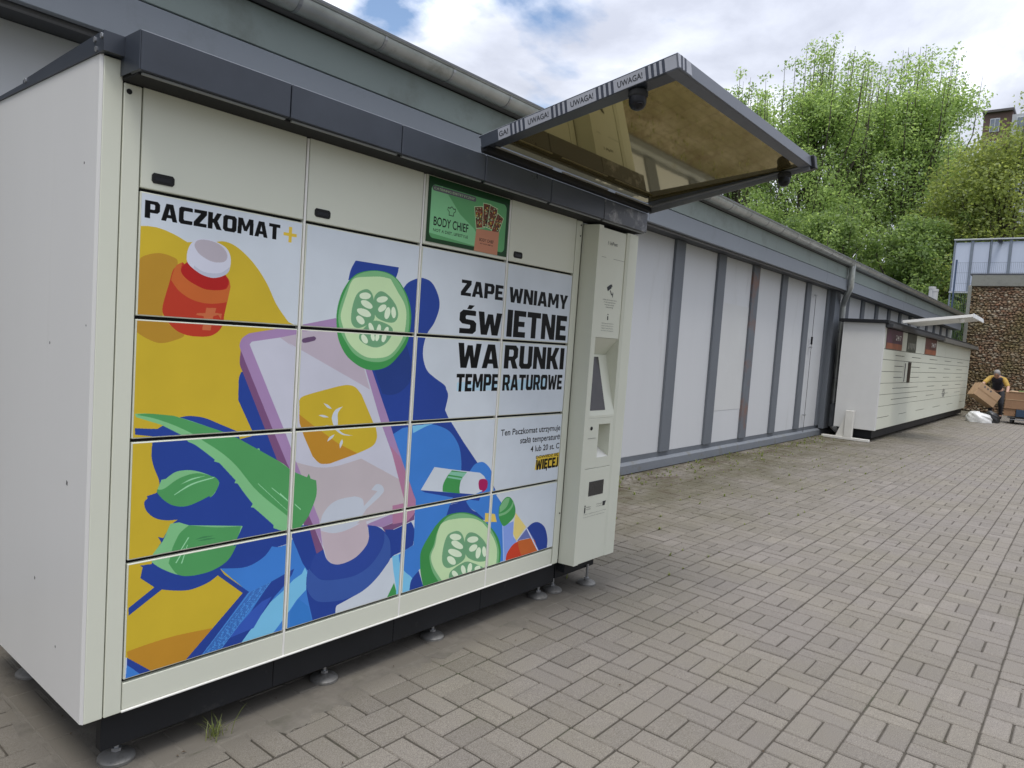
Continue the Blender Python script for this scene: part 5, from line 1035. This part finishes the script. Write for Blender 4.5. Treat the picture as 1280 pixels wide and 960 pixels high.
q = MB(); q.lathe([(.001, .135), (.045, .128), (.078, .10), (.092, .055), (.094, .01), (.088, -.02)], (.012, 0, 0), 20, T=HT, sq=(1.02, .95)); q.build('hair', hairm, PR, smooth=True)
q = MB()
for s_ in (-1, 1): q.lathe([(.001, -.008), (.009, 0), (.001, .008)], (-.084, .03 * s_, .015), 8, T=HT)
q.box((-.088, -.022, -.072), (-.078, .022, -.064), 0, T=HT); q.build('eyes_and_mouth', ink, PR)
for hx, hy, hz, s_ in ((24.86, .49, .83, 1), (25.08, -.26, .77, -1)):     # palm, four fingers and thumb closing on the box edge
    vv = [(hx + .03, hy, hz + .03, .026), (hx, hy, hz, .034, .022)]; ee = [(0, 1)]
    for f in range(4):
        o_ = len(vv); ln = (.040, .046, .043, .034)[f]; yy = hy + (.027 - .018 * f)
        vv += [(hx - .025, yy, hz - .012, .0095), (hx - .03 - ln * .5, yy, hz - .03 - .004 * f, .0088), (hx - .02 - ln * .4, yy, hz - .055 - ln * .3, .0078)]; ee += [(1, o_), (o_, o_ + 1), (o_ + 1, o_ + 2)]
    o_ = len(vv); vv += [(hx, hy + .04 * s_, hz + .005, .011), (hx - .03, hy + .052 * s_, hz + .012, .009)]; ee += [(1, o_), (o_, o_ + 1)]
    skin('hand', vv, ee, skn, PR, 1)
# tilted box held in front
kraft = mat('cardboard', (.40, .265, .155), .8, var=.08, vscale=5, dirt=((.28, .18, .1), .4, 8, .55)); kraftd = mat('cardboard_tape', (.30, .19, .10), .5)
bx = thing('cardboard_box', 'large tilted cardboard box held by the bending person', 'box', 'cardboard boxes at the yard end')
c1 = Vector((24.48, .51, .74)); c2_ = Vector((24.69, .29, 1.05)); c4 = Vector((24.84, .03, .36))
e1 = c2_ - c1; e2 = c4 - c1; e3 = e1.cross(e2).normalized()
if e3.x < 0: e3 = -e3
ux = e2.normalized(); uy = (e1 - ux * e1.dot(ux)).normalized(); BT = Matrix((ux, uy, ux.cross(uy))).transposed().to_4x4(); BT.translation = c1
sgn = 1 if ux.cross(uy).x > 0 else -1
Lx, Ly = e2.length, e1.length
q = MB(); q.box((0, 0, 0 if sgn > 0 else -.34), (Lx, Ly, .34 if sgn > 0 else 0), .006, T=BT); q.build('carton', kraft, bx)
q = MB()
for k in range(3): q.box((.12 + .11 * k, Ly * .78, -.002 * sgn - .0005), (.17 + .11 * k, Ly * .9, -.002 * sgn + .0005), 0, T=BT)
q.build('print_marks', inkg, bx)
q = MB(); q.box((-.001 , Ly * .47, -.0025), (Lx + .001, Ly * .55, .0025 ), 0, T=BT); q.build('packing_tape', kraftd, bx)
# bags on the ground
def bag(name, label, cx_, cy_, rx, ry, h, m, seed, cat='bag'):
    rg = random.Random(seed); nU, nV = 44, 18; vs = []
    ph = [(rg.uniform(2, 7), rg.uniform(2, 9), rg.uniform(0, 6.3), rg.uniform(.008, .022)) for _ in range(9)]
    for j in range(nV + 1):
        v = j / nV; zz_ = math.sin(v * math.pi / 2) ** .8; r = (math.cos(v * math.pi / 2)) ** .45
        for i in range(nU):
            a = 2 * math.pi * i / nU; d = 1 + sum(w_ * math.sin(p_ * a + q_ * v * 3 + o_) for p_, q_, o_, w_ in ph); d2 = 1 + .5 * sum(w_ * math.sin(q_ * a + o_) for p_, q_, o_, w_ in ph) * (1 - v)
            vs.append((cx_ + rx * r * d * math.cos(a), cy_ + ry * r * d * math.sin(a), .003 + h * zz_ * d2 * (1 - .12 * math.cos(a + 1))))
    fs = [[j * nU + i, j * nU + (i + 1) % nU, (j + 1) * nU + (i + 1) % nU, (j + 1) * nU + i] for j in range(nV) for i in range(nU)]
    q = MB(); q.add(vs, fs); o = q.build(name, m, smooth=True); return tag(o, label, cat)
bag('plastic_bag', 'crumpled white plastic bag lying on the paving in front of the person', 23.05, .17, .36, .32, .27, mat('white_plastic', (.60, .60, .58), .3, var=.15, vscale=12, bump=.5, bscale=14), 4)
bag('rubbish_bag', 'small black rubbish bag lying right behind the white plastic bag', 23.45, -.10, .20, .19, .30, mat('black_bag', (.02, .02, .02), .3, bump=.4, bscale=20), 5)
TRL = thing('trolley', 'low flat trolley on black wheels loaded with brown cartons, beside the stone wall', 'trolley')
q = MB(); q.box((23.75, -1.75, .17), (24.75, -.42, .21), .008); q.build('deck', mat('dark_deck', (.05, .05, .05), .6), TRL)
for x in (23.8, 24.7): q = MB(); q.tube([(x, -.5, .13), (x, -1.7, .13)], .014, 8); q.build('rail', zinc, TRL)
for x in (23.85, 24.65):
    for y in (-.52, -1.62):
        q = MB(); q.tube([(x, y - .022, .075), (x, y + .022, .075)], .074, 18); w_ = q.build('wheel', rubber, TRL, smooth=True)
        q = MB(); q.box((x - .03, y - .035, .075), (x + .03, y + .035, .168), .004); q.build('caster', black, w_)
q = MB(); q.box((23.72, -1.3, .22), (23.76, -.62, .42), .004); q.build('front_board', mat('dark_blue_board', (.02, .045, .085), .5), TRL)
bx = tag(thing('cardboard_box', 'big brown carton standing on the low trolley beside the stone wall', 'box', 'cardboard boxes at the yard end'))
q = MB(); q.box((23.77, -1.70, .43), (24.70, -.33, .90), .006); q.box((23.80, -.60, .22), (24.70, -.33, .43), .004); q.build('carton', mat('reddish_cardboard', (.27, .155, .085), .8, var=.1), bx)
q = MB(); q.box((23.755, -1.68, .905), (24.6, -.40, .93), .003); q.box((23.762, -1.70, .68), (23.768, -.34, .70)); q.build('flap', kraft, bx)
q = MB(); q.box((23.80, -1.2, .931), (24.3, -.62, .95), .003); q.build('green_card', mat('green_card', (.14, .22, .06), .7), bx)

# ------------------------------------------------------------------ grass, weeds, bird
gm = leaf_mat('grass_blade', (.10, .14, .03), (.24, .27, .09))
def blades(name, pts, parent=None, hmin=.04, hmax=.14, w0=.0022, seed=1):
    rg = np.random.default_rng(seed); V = []; F = []; T_ = []
    for (x, y, k, hs_) in pts:
        for _ in range(k):
            a = rg.uniform(0, 6.28); h = rg.uniform(hmin, hmax) * hs_; ln = rg.uniform(.2, 1.0) * h; c, s = math.cos(a), math.sin(a); o = len(V); x0, y0 = x + rg.normal(0, .012 * hs_), y + rg.normal(0, .012 * hs_)
            for u, w_ in ((0, w0), (.4, w0), (.75, w0 * .7), (1, .0003)):
                r = ln * u ** 1.6; z = h * (1.25 * u - .35 * u * u) * .95
                V += [(x0 + c * r - s * w_, y0 + s * r + c * w_, z - .002), (x0 + c * r + s * w_, y0 + s * r - c * w_, z - .002)]
            for q_ in range(3): F.append([o + 2 * q_, o + 2 * q_ + 1, o + 2 * q_ + 3, o + 2 * q_ + 2])
            T_ += [rg.uniform()] * 3
    me = bpy.data.meshes.new(name); me.from_pydata(V, [], F); me.update(); me.materials.append(gm); a_ = me.attributes.new('tone', 'FLOAT', 'FACE'); a_.data.foreach_set('value', T_); return link(name, me, parent)
tag(blades('grass_tuft', [(.32, .0, 24, .8), (.30, -.015, 8, 1.2), (.35, .0, 6, 1.0)], seed=3, hmin=.03, hmax=.13, w0=.0014), 'wispy green grass tuft growing at the plinth of the printed locker', 'grass')
rg = random.Random(8); pts = []
for _ in range(420):
    x = 3.2 + 22 * rg.random() ** 1.3; y = 1.74 - abs(rg.gauss(0, .30)) * (1.0 if x < 13 else .5)
    if 13.2 < x and y > .6 and y < 1.6: continue
    pts.append((x, y, rg.randint(4, 10), rg.uniform(.15, .42)))
for _ in range(120): pts.append((GX + .2 * rg.randint(10, 60), GY + .2 * rg.randint(0, 7), rg.randint(3, 7), rg.uniform(.12, .3)))
tag(blades('joint_weeds', pts, pave, seed=5, w0=.0035), kind='stuff')
q = MB(); rg = random.Random(9)
for _ in range(900):
    x = 3 + 24 * rg.random() ** 1.4; y = 1.75 - abs(rg.gauss(0, .33)); s = rg.uniform(.006, .02); a = rg.uniform(0, 3.1); z = .004 + rg.uniform(0, .004); c_, s_ = math.cos(a) * s, math.sin(a) * s
    q.add([(x - c_, y - s_, z), (x + s_ * .5, y - c_ * .5, z + .003), (x + c_, y + s_, z), (x - s_ * .5, y + c_ * .5, z + .004)], [(0, 1, 2, 3)])
for _ in range(420):
    x = -1 + 14 * rg.random(); y = -3.5 + 4.8 * rg.random(); s = rg.uniform(.002, .009); a = rg.uniform(0, 3.1); z = .005; c_, s_ = math.cos(a) * s, math.sin(a) * s
    q.add([(x - c_, y - s_, z), (x + s_ * .5, y - c_ * .5, z + .003), (x + c_, y + s_, z), (x - s_ * .5, y + c_ * .5, z + .004)], [(0, 1, 2, 3)])
tag(q.build('leaf_litter', mat('dry_leaf', (.075, .05, .028), .9, var=.4, vscale=30), pave, fix=False), kind='stuff')
q = MB(); B0 = Matrix.Translation((55.7, 25.72, 24.19)) @ Matrix.Rotation(.8, 4, 'Z')
q.lathe([(.001, -.22), (.05, -.1), (.06, .05), (.03, .18), (.001, .24)], n=8, T=B0 @ Matrix.Rotation(math.pi / 2, 4, 'Y')); q.add([B0 @ Vector(v) for v in ((-.08, 0, .02), (.1, 0, .02), (.02, .35, .16), (-.1, .6, .05), (.02, -.35, .16), (-.1, -.6, .05))], [(0, 1, 2, 3), (0, 1, 4, 5)])
tag(q.build('bird', black), 'small dark bird flying in the cloudy sky left of the trees', 'bird')
